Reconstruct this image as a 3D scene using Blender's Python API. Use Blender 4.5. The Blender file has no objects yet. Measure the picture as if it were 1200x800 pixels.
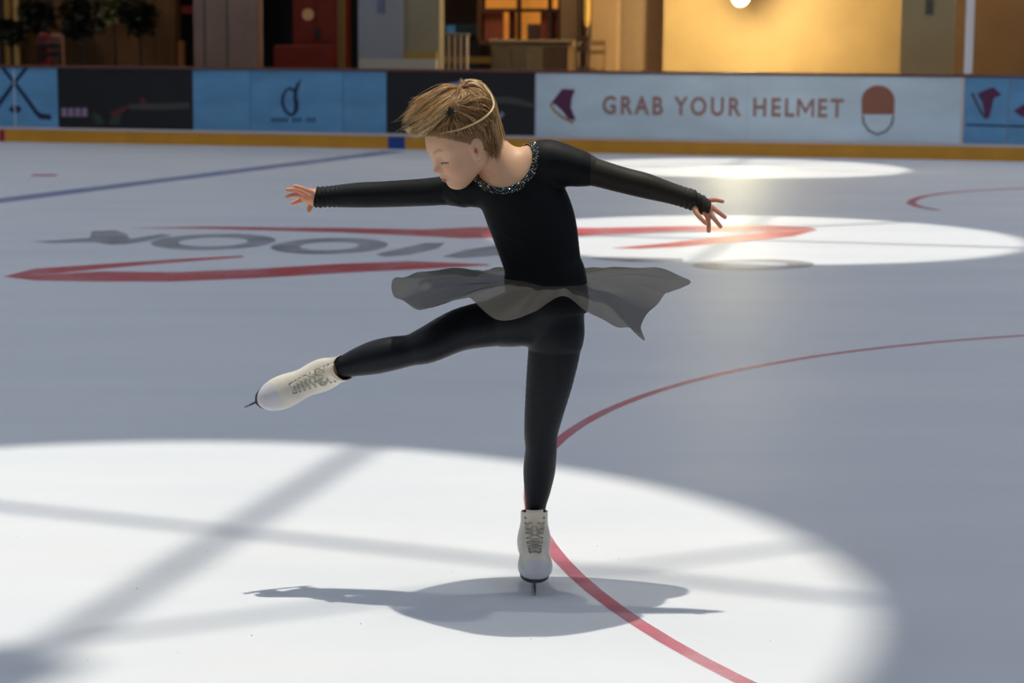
import bpy, bmesh, math, random
import numpy as np
from mathutils import Vector, Matrix

random.seed(7); np.random.seed(7)
scene = bpy.context.scene
col = scene.collection

# ------------------------------------------------------------------ camera
FPX = 2430.0                       # focal length in pixels of a 1200x800 frame
CAM = np.array([0.0, 0.0, 1.515])
TH = math.atan(347.0 / FPX); RO = 0.00667
_f = np.array([0, math.cos(TH), -math.sin(TH)])
_r0 = np.array([1.0, 0, 0]); _u0 = np.array([0, math.sin(TH), math.cos(TH)])
_r = _r0 * math.cos(RO) + _u0 * math.sin(RO)
_u = _u0 * math.cos(RO) - _r0 * math.sin(RO)
cd = bpy.data.cameras.new('camera'); cam = bpy.data.objects.new('camera', cd); col.objects.link(cam)
cd.sensor_width = 36.0; cd.lens = FPX / 1200 * 36; cd.clip_end = 200
cam.matrix_world = Matrix(((_r[0], _u[0], -_f[0], CAM[0]), (_r[1], _u[1], -_f[1], CAM[1]),
                           (_r[2], _u[2], -_f[2], CAM[2]), (0, 0, 0, 1)))
cd.dof.use_dof = True; cd.dof.focus_distance = 5.66; cd.dof.aperture_fstop = 5.0
scene.camera = cam

# ------------------------------------------------------------------ world, sun, exposure
w = bpy.data.worlds.new('sky'); scene.world = w; w.use_nodes = True
bg = w.node_tree.nodes['Background']
bg.inputs[0].default_value = (0.70, 0.80, 1.0, 1); bg.inputs[1].default_value = 1.2
SUN_D = np.array([0.0, -0.15, -1.0])
sl = bpy.data.lights.new('sun', 'SUN'); sl.energy = 2.7; sl.angle = math.radians(1.15); sl.color = (1, 0.945, 0.80)
so = bpy.data.objects.new('sun', sl); col.objects.link(so)
so.rotation_euler = Vector(SUN_D).to_track_quat('-Z', 'Y').to_euler(); so.location = (0, 3, 20)
FILL_LAMPS = [(x, y) for y in (-5.5, 3.0, 11.0, 19.5, 27.5) for x in (-13.0, -6.5, 7.5, 14.0)]   # unseen strip lamps added under the roof as fill
for lx, ly in FILL_LAMPS:
    al = bpy.data.lights.new('roof_fill_light', 'AREA'); al.shape = 'RECTANGLE'; al.size = 1.2; al.size_y = 4.0; al.energy = 108; al.color = (0.80, 0.885, 1.0)
    ao = bpy.data.objects.new('roof_fill_light', al); col.objects.link(ao); ao.location = (lx, ly, 9.55)
HALL_FILL = (-10.5, -6.0, -1.5, 3.0, 7.5)          # unseen lights added to brighten the hall behind the boards
vs = scene.view_settings
vs.view_transform = 'Standard'; vs.look = 'None'; vs.gamma = 1; vs.use_curve_mapping = False; vs.exposure = 0.0

# ------------------------------------------------------------------ helpers
def ray(px, py):
    return _f + (px - 600) / FPX * _r - (py - 400) / FPX * _u
def P(px, py, Y):                   # the point at distance Y seen at a pixel
    d = ray(px, py); return CAM + d * (Y / d[1])
def G(px, py, z=0.0):               # the point of the ice seen at a pixel
    d = ray(px, py); p = CAM + d * ((z - CAM[2]) / d[2]); return p
A0 = G(0, 165.5); A1 = G(1200, 189)
E = (A1 - A0); E[2] = 0; E = E / np.linalg.norm(E)
N = np.array([-E[1], E[0], 0.0]); O = G(600, 177.3)
def S(px, t=0.0, py=120.0):          # board frame: (s along, z up) on the plane t behind the board face
    d = ray(px, py); k = ((O - CAM) @ N + t) / (d @ N); p = CAM + d * k
    return (p - O) @ E, p[2]
def W(s, t, z): return O + E * s + N * t + np.array([0, 0, z])

def srgb(r, g, b):
    def c(v):
        v /= 255.0
        return v / 12.92 if v <= 0.04045 else ((v + 0.055) / 1.055) ** 2.4
    return (c(r), c(g), c(b), 1)

def mat(name, color, rough=0.5, metal=0.0, spec=0.5, noise=0.0, nscale=20.0, bump=0.0, bscale=60.0, stretch=(1, 1, 1),
        emis=None, estr=0.0, alpha=None, sheen=0.0, sss=0.0, vcol=None, trans=None):
    m = bpy.data.materials.new(name); m.use_nodes = True
    nt = m.node_tree; b = nt.nodes['Principled BSDF']; L = nt.links
    b.inputs['Base Color'].default_value = color; b.inputs['Roughness'].default_value = rough
    b.inputs['Metallic'].default_value = metal; b.inputs['Specular IOR Level'].default_value = spec
    tc = nt.nodes.new('ShaderNodeTexCoord'); mp = nt.nodes.new('ShaderNodeMapping')
    mp.inputs['Scale'].default_value = stretch; L.new(tc.outputs['Object'], mp.inputs['Vector'])
    src = None
    if vcol:
        va = nt.nodes.new('ShaderNodeVertexColor'); va.layer_name = vcol; src = va.outputs['Color']
        L.new(src, b.inputs['Base Color'])
    if noise:
        n = nt.nodes.new('ShaderNodeTexNoise'); n.inputs['Scale'].default_value = nscale; n.inputs['Detail'].default_value = 5
        L.new(mp.outputs[0], n.inputs['Vector'])
        mr = nt.nodes.new('ShaderNodeMapRange'); mr.inputs['From Min'].default_value = 0.3; mr.inputs['From Max'].default_value = 0.7
        mr.inputs['To Min'].default_value = 1 - noise; mr.inputs['To Max'].default_value = 1 + noise
        L.new(n.outputs['Fac'], mr.inputs['Value'])
        mx = nt.nodes.new('ShaderNodeMix'); mx.data_type = 'RGBA'; mx.blend_type = 'MULTIPLY'; mx.inputs['Factor'].default_value = 1
        mx.inputs['A'].default_value = color
        if src is not None: L.new(src, mx.inputs['A'])
        L.new(mr.outputs[0], mx.inputs['B']); L.new(mx.outputs['Result'], b.inputs['Base Color'])
    if bump:
        n2 = nt.nodes.new('ShaderNodeTexNoise'); n2.inputs['Scale'].default_value = bscale; n2.inputs['Detail'].default_value = 4
        L.new(mp.outputs[0], n2.inputs['Vector'])
        bp = nt.nodes.new('ShaderNodeBump'); bp.inputs['Strength'].default_value = bump; bp.inputs['Distance'].default_value = 0.01
        L.new(n2.outputs['Fac'], bp.inputs['Height']); L.new(bp.outputs[0], b.inputs['Normal'])
    if emis: b.inputs['Emission Color'].default_value = emis; b.inputs['Emission Strength'].default_value = estr
    if sheen: b.inputs['Sheen Weight'].default_value = sheen
    if sss:
        b.inputs['Subsurface Weight'].default_value = sss; b.inputs['Subsurface Radius'].default_value = (0.012, 0.005, 0.003)
        b.inputs['Subsurface Scale'].default_value = 1.0
    if alpha is not None:            # paint or cloth that lets some light straight through
        tr = nt.nodes.new('ShaderNodeBsdfTransparent'); ms = nt.nodes.new('ShaderNodeMixShader')
        ms.inputs[0].default_value = alpha
        out = nt.nodes['Material Output']; sh = b.outputs[0]
        if trans:
            tl = nt.nodes.new('ShaderNodeBsdfTranslucent'); tl.inputs[0].default_value = trans
            ad = nt.nodes.new('ShaderNodeMixShader'); ad.inputs[0].default_value = 0.5
            L.new(sh, ad.inputs[1]); L.new(tl.outputs[0], ad.inputs[2]); sh = ad.outputs[0]
        if noise and not trans:
            n3 = nt.nodes.new('ShaderNodeTexNoise'); n3.inputs['Scale'].default_value = 3.0; n3.inputs['Detail'].default_value = 6
            L.new(tc.outputs['Object'], n3.inputs['Vector'])
            m3 = nt.nodes.new('ShaderNodeMapRange'); m3.inputs['From Min'].default_value = 0.3; m3.inputs['From Max'].default_value = 0.65
            m3.inputs['To Min'].default_value = alpha * 0.7; m3.inputs['To Max'].default_value = min(1, alpha * 1.2)
            L.new(n3.outputs['Fac'], m3.inputs['Value']); L.new(m3.outputs[0], ms.inputs[0])
        L.new(tr.outputs[0], ms.inputs[1]); L.new(sh, ms.inputs[2]); L.new(ms.outputs[0], out.inputs[0])
    return m

def link(name, me, mats, parent=None, smooth=False):
    o = bpy.data.objects.new(name, me); col.objects.link(o)
    for m in (mats if isinstance(mats, (list, tuple)) else [mats]): me.materials.append(m)
    if smooth: me.polygons.foreach_set('use_smooth', [True] * len(me.polygons))
    if parent is not None:
        o.parent = parent
    return o
def mesh_obj(name, verts, faces, mats, parent=None, smooth=False):
    me = bpy.data.meshes.new(name)
    off = np.array(parent.location) if parent is not None and parent.type == 'EMPTY' else (PARENT_OFF.get(parent, np.zeros(3)) if parent is not None else np.zeros(3))
    me.from_pydata([tuple(np.asarray(v) - off) for v in verts], [], [tuple(f) for f in faces]); me.update()
    o = link(name, me, mats, parent, smooth)
    PARENT_OFF[o] = off
    return o
PARENT_OFF = {}
def empty(name, loc):
    o = bpy.data.objects.new(name, None); col.objects.link(o); o.location = tuple(loc); o.empty_display_size = 0.2; return o
def tag(o, label=None, cat=None, group=None, kind=None):
    if label: o['label'] = label
    if cat: o['category'] = cat
    if group: o['group'] = group
    if kind: o['kind'] = kind
    return o

class MB:                            # collects shapes of one mesh
    def __init__(s): s.v = []; s.f = []
    def add(s, v, f):
        n = len(s.v); s.v += [np.asarray(p, float) for p in v]; s.f += [[i + n for i in q] for q in f]; return s
    def fbox(s, s0, s1, t0, t1, z0, z1, bev=0.0):       # a box in the board frame
        if bev:
            pts = []
            for z in (z0, z0 + bev, z1 - bev, z1):
                e = bev if z in (z0, z1) else 0
                pts += [W(a, b, z) for a, b in ((s0 + e, t0 + e), (s1 - e, t0 + e), (s1 - e, t1 - e), (s0 + e, t1 - e))]
            f = [[3, 2, 1, 0], [12, 13, 14, 15]]
            for k in range(3):
                for i in range(4):
                    j = (i + 1) % 4; f.append([4 * k + i, 4 * k + j, 4 * k + 4 + j, 4 * k + 4 + i])
            return s.add(pts, f)
        v = [W(a, b, c) for c in (z0, z1) for a, b in ((s0, t0), (s1, t0), (s1, t1), (s0, t1))]
        return s.add(v, [[3, 2, 1, 0], [4, 5, 6, 7], [0, 1, 5, 4], [1, 2, 6, 5], [2, 3, 7, 6], [3, 0, 4, 7]])
    def tube(s, pts, rad, n=8, cap=True):
        pts = [np.asarray(p, float) for p in pts]; m = len(pts)
        rad = rad if hasattr(rad, '__len__') else [rad] * m
        base = len(s.v); ref = None
        for i, p in enumerate(pts):
            d = pts[min(i + 1, m - 1)] - pts[max(i - 1, 0)]; d = d / (np.linalg.norm(d) + 1e-12)
            if ref is None: ref = np.array([0, 0, 1.0]) if abs(d[2]) < 0.9 else np.array([1.0, 0, 0])
            a = np.cross(d, ref); a /= np.linalg.norm(a) + 1e-12; b = np.cross(a, d); ref = b
            for k in range(n):
                q = 2 * math.pi * k / n; s.v.append(p + rad[i] * (a * math.cos(q) + b * math.sin(q)))
        for i in range(m - 1):
            for k in range(n):
                j = (k + 1) % n; s.f.append([base + i * n + k, base + i * n + j, base + (i + 1) * n + j, base + (i + 1) * n + k])
        if cap:
            s.f.append([base + k for k in range(n)][::-1]); s.f.append([base + (m - 1) * n + k for k in range(n)])
        return s
    def lathe(s, c, prof, n=20):      # profile (r, z) turned about the vertical through c
        base = len(s.v); m = len(prof)
        for r, z in prof:
            for k in range(n):
                q = 2 * math.pi * k / n; s.v.append(np.array([c[0] + r * math.cos(q), c[1] + r * math.sin(q), c[2] + z]))
        for i in range(m - 1):
            for k in range(n):
                j = (k + 1) % n; s.f.append([base + i * n + k, base + i * n + j, base + (i + 1) * n + j, base + (i + 1) * n + k])
        s.f.append([base + k for k in range(n)][::-1]); s.f.append([base + (m - 1) * n + k for k in range(n)])
        return s
    def build(s, name, m, parent=None, smooth=False): return mesh_obj(name, s.v, s.f, m, parent, smooth)

def poly_prism(pts2, front, back):    # polygon (list of 2d) to prism through two maps
    n = len(pts2); v = [front(*p) for p in pts2] + [back(*p) for p in pts2]
    bm = bmesh.new(); bv = [bm.verts.new(tuple(p)) for p in v]
    e = []
    f = bm.faces.new(bv[:n])
    for i in range(n):
        j = (i + 1) % n; bm.faces.new([bv[j], bv[i], bv[n + i], bv[n + j]])
    bm.normal_update(); bmesh.ops.triangulate(bm, faces=[f])
    bm.verts.index_update()
    out = [np.array(q.co) for q in bm.verts], [[q.index for q in fc.verts] for fc in bm.faces]
    bm.free(); return out
def catmull(pts, n, closed=False):
    pts = [np.asarray(p, float) for p in pts]; m = len(pts); out = []
    segs = m if closed else m - 1
    for i in range(segs):
        if closed: p0, p1, p2, p3 = pts[(i - 1) % m], pts[i], pts[(i + 1) % m], pts[(i + 2) % m]
        else: p0, p1, p2, p3 = pts[max(i - 1, 0)], pts[i], pts[i + 1], pts[min(i + 2, m - 1)]
        for k in range(n):
            t = k / n
            out.append(0.5 * (2 * p1 + (p2 - p0) * t + (2 * p0 - 5 * p1 + 4 * p2 - p3) * t * t + (3 * p1 - p0 - 3 * p2 + p3) * t ** 3))
    if not closed: out.append(pts[-1])
    return out

# ------------------------------------------------------------------ the ice
def ice_material():
    m = bpy.data.materials.new('ice'); m.use_nodes = True; nt = m.node_tree; L = nt.links; b = nt.nodes['Principled BSDF']
    tc = nt.nodes.new('ShaderNodeTexCoord')
    n1 = nt.nodes.new('ShaderNodeTexNoise'); n1.inputs['Scale'].default_value = 0.9; n1.inputs['Detail'].default_value = 6
    mp = nt.nodes.new('ShaderNodeMapping'); mp.inputs['Scale'].default_value = (0.5, 1.6, 1); mp.inputs['Rotation'].default_value = (0, 0, -0.2)
    L.new(tc.outputs['Object'], mp.inputs[0]); L.new(mp.outputs[0], n1.inputs['Vector'])
    cr = nt.nodes.new('ShaderNodeValToRGB')
    cr.color_ramp.elements[0].position = 0.3; cr.color_ramp.elements[0].color = (0.74, 0.77, 0.83, 1)
    cr.color_ramp.elements[1].position = 0.7; cr.color_ramp.elements[1].color = (0.82, 0.83, 0.86, 1)
    L.new(n1.outputs['Fac'], cr.inputs[0]); L.new(cr.outputs[0], b.inputs['Base Color'])
    b.inputs['Roughness'].default_value = 0.5; b.inputs['IOR'].default_value = 1.31; b.inputs['Specular IOR Level'].default_value = 0.16
    n2 = nt.nodes.new('ShaderNodeTexNoise'); n2.inputs['Scale'].default_value = 14; n2.inputs['Detail'].default_value = 8
    n3 = nt.nodes.new('ShaderNodeTexNoise'); n3.inputs['Scale'].default_value = 30; n3.inputs['Detail'].default_value = 3
    m3 = nt.nodes.new('ShaderNodeMapping'); m3.inputs['Scale'].default_value = (0.15, 3, 1); m3.inputs['Rotation'].default_value = (0, 0, 0.3)
    L.new(tc.outputs['Object'], m3.inputs[0]); L.new(m3.outputs[0], n3.inputs['Vector']); L.new(tc.outputs['Object'], n2.inputs['Vector'])
    ad = nt.nodes.new('ShaderNodeMath'); ad.operation = 'ADD'; L.new(n2.outputs['Fac'], ad.inputs[0]); L.new(n3.outputs['Fac'], ad.inputs[1])
    bp = nt.nodes.new('ShaderNodeBump'); bp.inputs['Strength'].default_value = 0.12; bp.inputs['Distance'].default_value = 0.01
    L.new(ad.outputs[0], bp.inputs['Height']); L.new(bp.outputs[0], b.inputs['Normal'])
    return m
ICE = ice_material()
c4 = [W(-26, 0.02, 0), W(26, 0.02, 0), W(26, -46, 0), W(-26, -46, 0)]
m = MB(); m.add(c4 + [p - np.array([0, 0, 0.1]) for p in c4], [[3, 2, 1, 0], [4, 5, 6, 7], [0, 1, 5, 4], [1, 2, 6, 5], [2, 3, 7, 6], [3, 0, 4, 7]])
floor = m.build('floor', ICE); tag(floor, 'white ice sheet of the rink with painted lines', kind='structure')

RED = mat('red_ice_paint', srgb(208, 66, 98), 0.42, alpha=0.58, noise=0.15)
REDL = mat('red_logo_paint', srgb(215, 78, 86), 0.42, alpha=0.70, noise=0.15)
BLUE = mat('blue_ice_paint', srgb(110, 130, 185), 0.42, alpha=0.5, noise=0.15)
GREY = mat('grey_ice_paint', srgb(80, 84, 102), 0.42, alpha=0.40, noise=0.15)
zl = [0.0006]
def flat(name, pts, m):              # paint on the ice
    zl[0] += 0.0002; z = zl[0]
    v, f = poly_prism(pts, lambda x, y: np.array([x, y, z]), lambda x, y: np.array([x, y, z - 0.0002]))
    bm_f = [q for q in f if all(v[i][2] > z - 0.0001 for i in q)]
    return mesh_obj(name, v, bm_f, m, floor)
def gpoly(name, px, m): return flat(name, [G(*p)[:2] for p in px], m)
def stroke(name, pts, wd, m, closed=False):
    pts = [np.asarray(p, float)[:2] for p in pts]; n = len(pts); a = []; b = []
    zl[0] += 0.0002; z = zl[0]; v = []; f = []
    for i, p in enumerate(pts):
        q0 = pts[(i - 1) % n] if closed else pts[max(i - 1, 0)]; q1 = pts[(i + 1) % n] if closed else pts[min(i + 1, n - 1)]
        d = q1 - q0; d = d / np.linalg.norm(d); nn = np.array([-d[1], d[0]]) * wd / 2
        v += [np.array([*(p + nn), z]), np.array([*(p - nn), z])]
    for i in range(n if closed else n - 1):
        j = (i + 1) % n; f.append([2 * i + 1, 2 * j + 1, 2 * j, 2 * i])
    return mesh_obj(name, v, f, m, floor)
cp = np.array([G(*p)[:2] for p in [(870, 800), (765, 745), (700, 698), (651, 630), (655, 520), (750, 465), (900, 425), (1050, 405), (1200, 394)]])
Am = np.c_[2 * cp, np.ones(len(cp))]; sol = np.linalg.lstsq(Am, (cp ** 2).sum(1), rcond=None)[0]
cc = sol[:2]; cR = math.sqrt(sol[2] + cc @ cc)
print('circle', cc, cR)
stroke('painted_circle', [cc + cR * np.array([math.cos(q), math.sin(q)]) for q in np.linspace(0, 2 * math.pi, 160, endpoint=False)], 0.048, RED, True)
bl0 = G(0, 235); bl1 = G(462, 177.5); bd = bl1 - bl0
stroke('painted_blue_line', [bl0 - bd * 1.2, bl0, bl1], 0.36, BLUE)
gpoly('painted_swoosh', [(4, 324), (40, 315), (110, 310), (200, 304), (285, 299.5), (285, 301.5), (200, 308), (120, 315), (60, 321)], REDL)
gpoly('painted_swoosh', [(4, 324.3), (60, 321.3), (120, 318), (200, 319), (300, 315), (400, 309), (480, 306), (570, 309.5), (575, 311), (480, 316), (400, 320), (300, 326), (200, 330), (100, 330), (40, 328.5)], REDL)
gpoly('painted_swoosh', [(150, 267.5), (240, 265.5), (400, 267), (500, 269), (560, 266), (700, 267), (800, 265), (900, 264), (950, 266.5), (958, 269), (900, 271), (800, 271), (700, 275), (620, 279), (540, 279), (480, 276), (400, 272.5), (240, 268)], REDL)
gpoly('painted_swoosh', [(715, 291), (780, 285), (840, 278), (900, 271.6), (957, 269.6), (930, 277), (860, 284), (800, 289), (750, 291.5)], REDL)
gpoly('painted_letter', [(35, 283), (60, 282), (105, 279), (108, 271), (135, 270), (148, 274), (152, 280), (190, 274), (202, 276), (170, 283), (150, 286), (130, 287), (112, 284), (60, 285)], GREY)
def gring(cx, cy, rx, ry, wx, wy, sk=0.0):
    n = 40; zl[0] += 0.0002; v = []; f = []
    for k in range(n):
        q = 2 * math.pi * k / n
        for a, b in ((rx, ry), (rx - wx, ry - wy)):
            g = G(cx + a * math.cos(q) + sk * b * math.sin(q), cy - b * math.sin(q)); g[2] = zl[0]; v.append(g)
    for k in range(n):
        j = (k + 1) % n; f.append([2 * k, 2 * j, 2 * j + 1, 2 * k + 1])
    return mesh_obj('painted_letter', v, f, GREY, floor)
gring(250, 283.5, 72, 9.5, 32, 4.2, 1.5); gring(386, 288.5, 68, 9.5, 34, 4.6, 1.2)
gpoly('painted_letter', [(440, 298), (475, 290), (498, 285), (522, 284.5), (514, 291), (480, 299), (450, 301)], GREY)
gpoly('painted_letter', [(518, 301), (545, 293), (585, 287), (640, 289), (640, 294), (590, 299), (540, 303)], GREY)
gpoly('painted_letter', [(690, 303), (720, 301), (800, 303), (800, 307), (740, 307)], GREY)
gring(882, 310.5, 72, 6.5, 30, 3.2, 1.0)
stroke('painted_arc', catmull([G(*p) for p in [(1300, 217), (1200, 221), (1130, 224.5), (1085, 230), (1068, 236.5), (1076, 242), (1100, 246.5)]], 8), 0.09, RED)
dotc = G(52, 205.5); stroke('painted_spot', [dotc + np.array([-0.14, -0.03, 0]), dotc + np.array([0.14, -0.0, 0])], 0.34, RED)

# ------------------------------------------------------------------ roof with round skylights
ROOFZ = 10.0
M_ROOF = mat('roof_board', srgb(120, 122, 128), 0.8, noise=0.1, nscale=2)
M_ROOFBAR = mat('white_steel', srgb(215, 216, 218), 0.4)
patches = [(-1.15, 5.75), (1.95, 16.7), (2.85, 26.4)]; SKR = 2.16
shift = -SUN_D * (ROOFZ / -SUN_D[2])   # where the sun passes the roof on its way to a patch
holes = [(x + shift[0], y + shift[1]) for x, y in patches]
rm = MB(); X0, X1, Y0r, Y1r = -36.0, 36.0, -18.0, 62.0; h = 2.8
def slab(x0, x1, y0, y1):
    rm.add([(x, y, z) for z in (ROOFZ, ROOFZ + 0.2) for x, y in ((x0, y0), (x1, y0), (x1, y1), (x0, y1))],
           [[3, 2, 1, 0], [4, 5, 6, 7], [0, 1, 5, 4], [1, 2, 6, 5], [2, 3, 7, 6], [3, 0, 4, 7]])
yc = Y0r
for hx, hy in holes:
    slab(X0, X1, yc, hy - h); slab(X0, hx - h, hy - h, hy + h); slab(hx + h, X1, hy - h, hy + h); yc = hy + h
    n = 64; v = []; f = []
    for z in (ROOFZ, ROOFZ + 0.2):
        for k in range(n):
            q = 2 * math.pi * k / n; c, s_ = math.cos(q), math.sin(q); e = h / max(abs(c), abs(s_))
            v += [(hx + SKR * c, hy + SKR * s_, z), (hx + e * c, hy + e * s_, z)]
    for k in range(n):
        j = (k + 1) % n; o2 = 2 * n
        f += [[2 * k, 2 * k + 1, 2 * j + 1, 2 * j], [o2 + 2 * j, o2 + 2 * j + 1, o2 + 2 * k + 1, o2 + 2 * k], [2 * k, 2 * j, o2 + 2 * j, o2 + 2 * k]]
    rm.add(v, f)
slab(X0, X1, yc, Y1r)
roof = rm.build('ceiling', M_ROOF); tag(roof, 'grey roof over the rink with three round skylights', kind='structure')
M_LPAN = mat('fill_lamp_housing', srgb(225, 226, 230), 0.5)
for lx, ly in FILL_LAMPS:
    MB().add([(lx + sx * (0.66 - e), ly + sy * (2.06 - e), z) for z, e in ((9.57, 0), (9.66, 0), (9.72, 0.12)) for sx, sy in ((-1, -1), (1, -1), (1, 1), (-1, 1))],
             [[3, 2, 1, 0], [8, 9, 10, 11]] + [[4 * k + i, 4 * k + (i + 1) % 4, 4 * k + 4 + (i + 1) % 4, 4 * k + 4 + i] for k in range(2) for i in range(4)]).build('roof_fill_lamp', M_LPAN, roof)
M_NWALL = mat('dark_rink_wall', srgb(96, 92, 92), 0.8, noise=0.1, nscale=1)
for nm, (x0, x1, y0, y1), lab in (('wall_front', (-30, 30, -14.3, -14), 'plain wall of the near side of the rink'), ('wall_side_left', (-27.3, -27, -14, 58), 'plain wall at the left end of the rink'), ('wall_side_right', (27, 27.3, -14, 58), 'plain wall at the right end of the rink')):
    tag(MB().add([(x, y, z) for z in (0, ROOFZ) for x, y in ((x0, y0), (x1, y0), (x1, y1), (x0, y1))], [[3, 2, 1, 0], [4, 5, 6, 7], [0, 1, 5, 4], [1, 2, 6, 5], [2, 3, 7, 6], [3, 0, 4, 7]]).build(nm, M_NWALL), lab, kind='structure')
def bar_between(p, q, wd, hole_i, z=ROOFZ + 0.05):
    p = np.array([p[0] + shift[0], p[1] + shift[1]]); q = np.array([q[0] + shift[0], q[1] + shift[1]])
    d = (q - p) / np.linalg.norm(q - p); nn = np.array([-d[1], d[0]]) * wd / 2
    return MB().add([(*(a + sgn * nn), zz) for zz in (z, z + 0.12) for a, sgn in ((p, 1), (q, 1), (q, -1), (p, -1))],
                    [[3, 2, 1, 0], [4, 5, 6, 7], [0, 1, 5, 4], [1, 2, 6, 5], [2, 3, 7, 6], [3, 0, 4, 7]])
for i, (hx, hy) in enumerate(holes):
    ring = MB(); n = 64; v = []; f = []
    for k in range(n):
        q = 2 * math.pi * k / n
        for r, z in ((SKR + 0.12, ROOFZ + 0.2), (SKR - 0.02, ROOFZ + 0.2), (SKR - 0.02, ROOFZ + 0.4), (SKR + 0.12, ROOFZ + 0.4)):
            v.append((hx + r * math.cos(q), hy + r * math.sin(q), z))
    for k in range(n):
        j = (k + 1) % n
        for a in range(4): b2 = (a + 1) % 4; f.append([4 * k + a, 4 * k + b2, 4 * j + b2, 4 * j + a])
    root = ring.add(v, f).build('window_%d' % (i + 1), M_ROOFBAR)
    tag(root, ['round skylight above the skater', 'round skylight above the middle of the rink', 'round skylight above the ice by the far boards'][i], kind='structure')
    if i == 0:
        def clipline(a, b):
            a = np.array(a); b = np.array(b); c = np.array(patches[0]); d = (b - a) / np.linalg.norm(b - a)
            m0 = (c - a) @ d; per = np.linalg.norm(a + d * m0 - c); hl = math.sqrt(max(0.01, (SKR + 0.05) ** 2 - per ** 2))
            return a + d * (m0 - hl), a + d * (m0 + hl)
        for a, b, wd in (((-0.546, 7.8), (-1.12, 5.3), 0.095), ((-1.647, 6.69), (-0.175, 6.08), 0.052), ((-0.913, 5.28), (0.955, 6.27), 0.034)):
            bar_between(*clipline(a, b), wd, 0).build('glazing_bar', M_ROOFBAR, root)
        bar_between((-1.19, 5.06), (-1.5, 4.3), 0.34, 0, ROOFZ + 0.2).build('shade_plate', M_ROOFBAR, root)  # unseen plate added to shade one corner of the sun patch
    else:
        cx, cy = patches[i]
        for ang, off in ((1.33, 0.15), (-0.24, -0.3), (0.5, 0.6)):
            d = np.array([math.cos(ang), math.sin(ang)]); nn = np.array([-d[1], d[0]]); hl = math.sqrt(SKR ** 2 - off ** 2)
            c = np.array([cx, cy]) + nn * off
            bar_between(c - d * hl, c + d * hl, 0.08, i).build('glazing_bar', M_ROOFBAR, root)

# ------------------------------------------------------------------ boards round the rink
ZK, ZL, ZT = 0.185, 0.225, 1.125
M_YEL = mat('yellow_kick_plate', srgb(218, 152, 40), 0.4, noise=0.08, nscale=3)
M_KBLUE = mat('blue_kick_plate', srgb(30, 70, 150), 0.4); M_KRED = mat('red_kick_plate', srgb(165, 25, 55), 0.4)
M_LEDGE = mat('pale_ledge', srgb(215, 200, 195), 0.5); M_CAP = mat('maroon_cap_rail', srgb(110, 70, 62), 0.45)
M_PBLUE = mat('sky_blue_print', srgb(100, 156, 198), 0.45, noise=0.14, nscale=1.3, stretch=(1, 1, 2.5))
M_PLIGHT = mat('pale_blue_print', srgb(204, 220, 230), 0.45, noise=0.12, nscale=1.0, stretch=(1, 1, 2.2))
M_BLACK = mat('black_print', srgb(24, 22, 26), 0.45, noise=0.25, nscale=1.5)
M_BACKB = mat('white_board_back', srgb(190, 190, 195), 0.6)
M_NAVY = mat('navy_print', srgb(22, 38, 72), 0.5); M_PURP = mat('plum_print', srgb(92, 38, 78), 0.5)
M_MAUVE = mat('mauve_brown_print', srgb(160, 120, 114), 0.5); M_HELM = mat('brown_print', srgb(150, 94, 74), 0.5)
M_HELMR = mat('grey_print', srgb(110, 112, 110), 0.5); M_GOLDP = mat('gold_print', srgb(160, 130, 80), 0.5)
M_LILAC = mat('lilac_print', srgb(150, 140, 185), 0.5); M_PINK = mat('pale_pink_print', srgb(150, 125, 150), 0.5)
M_DGREY = mat('dark_grey_print', srgb(70, 66, 62), 0.5); M_DRED = mat('dark_red_print', srgb(95, 35, 32), 0.5); M_DGRN = mat('dark_green_print', srgb(48, 60, 46), 0.5)
M_SEAM = mat('seam_strip', srgb(190, 205, 220), 0.4)
kick = empty('baseboard_back', W(0, 0, 0)); tag(kick, 'kick plate along the foot of the far boards', kind='structure')
for a, b, mm in ((-1500, -1, M_YEL), (-1, 5, M_KRED), (5, 455, M_YEL), (455, 475, M_KBLUE), (475, 2400, M_YEL)):
    MB().fbox(S(a)[0], S(b)[0], -0.02, 0.05, 0.0, ZK).build('kick_plate', mm, kick)
MB().fbox(S(-1500)[0], S(2400)[0], -0.035, 0.05, ZK, ZL, 0.006).build('ledge', M_LEDGE, kick)
tag(MB().fbox(S(-1500)[0], S(2400)[0], -0.03, 0.12, ZT, ZT + 0.04, 0.01).build('trim_1', M_CAP), 'maroon cap rail on top of the far boards', kind='structure')

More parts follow.
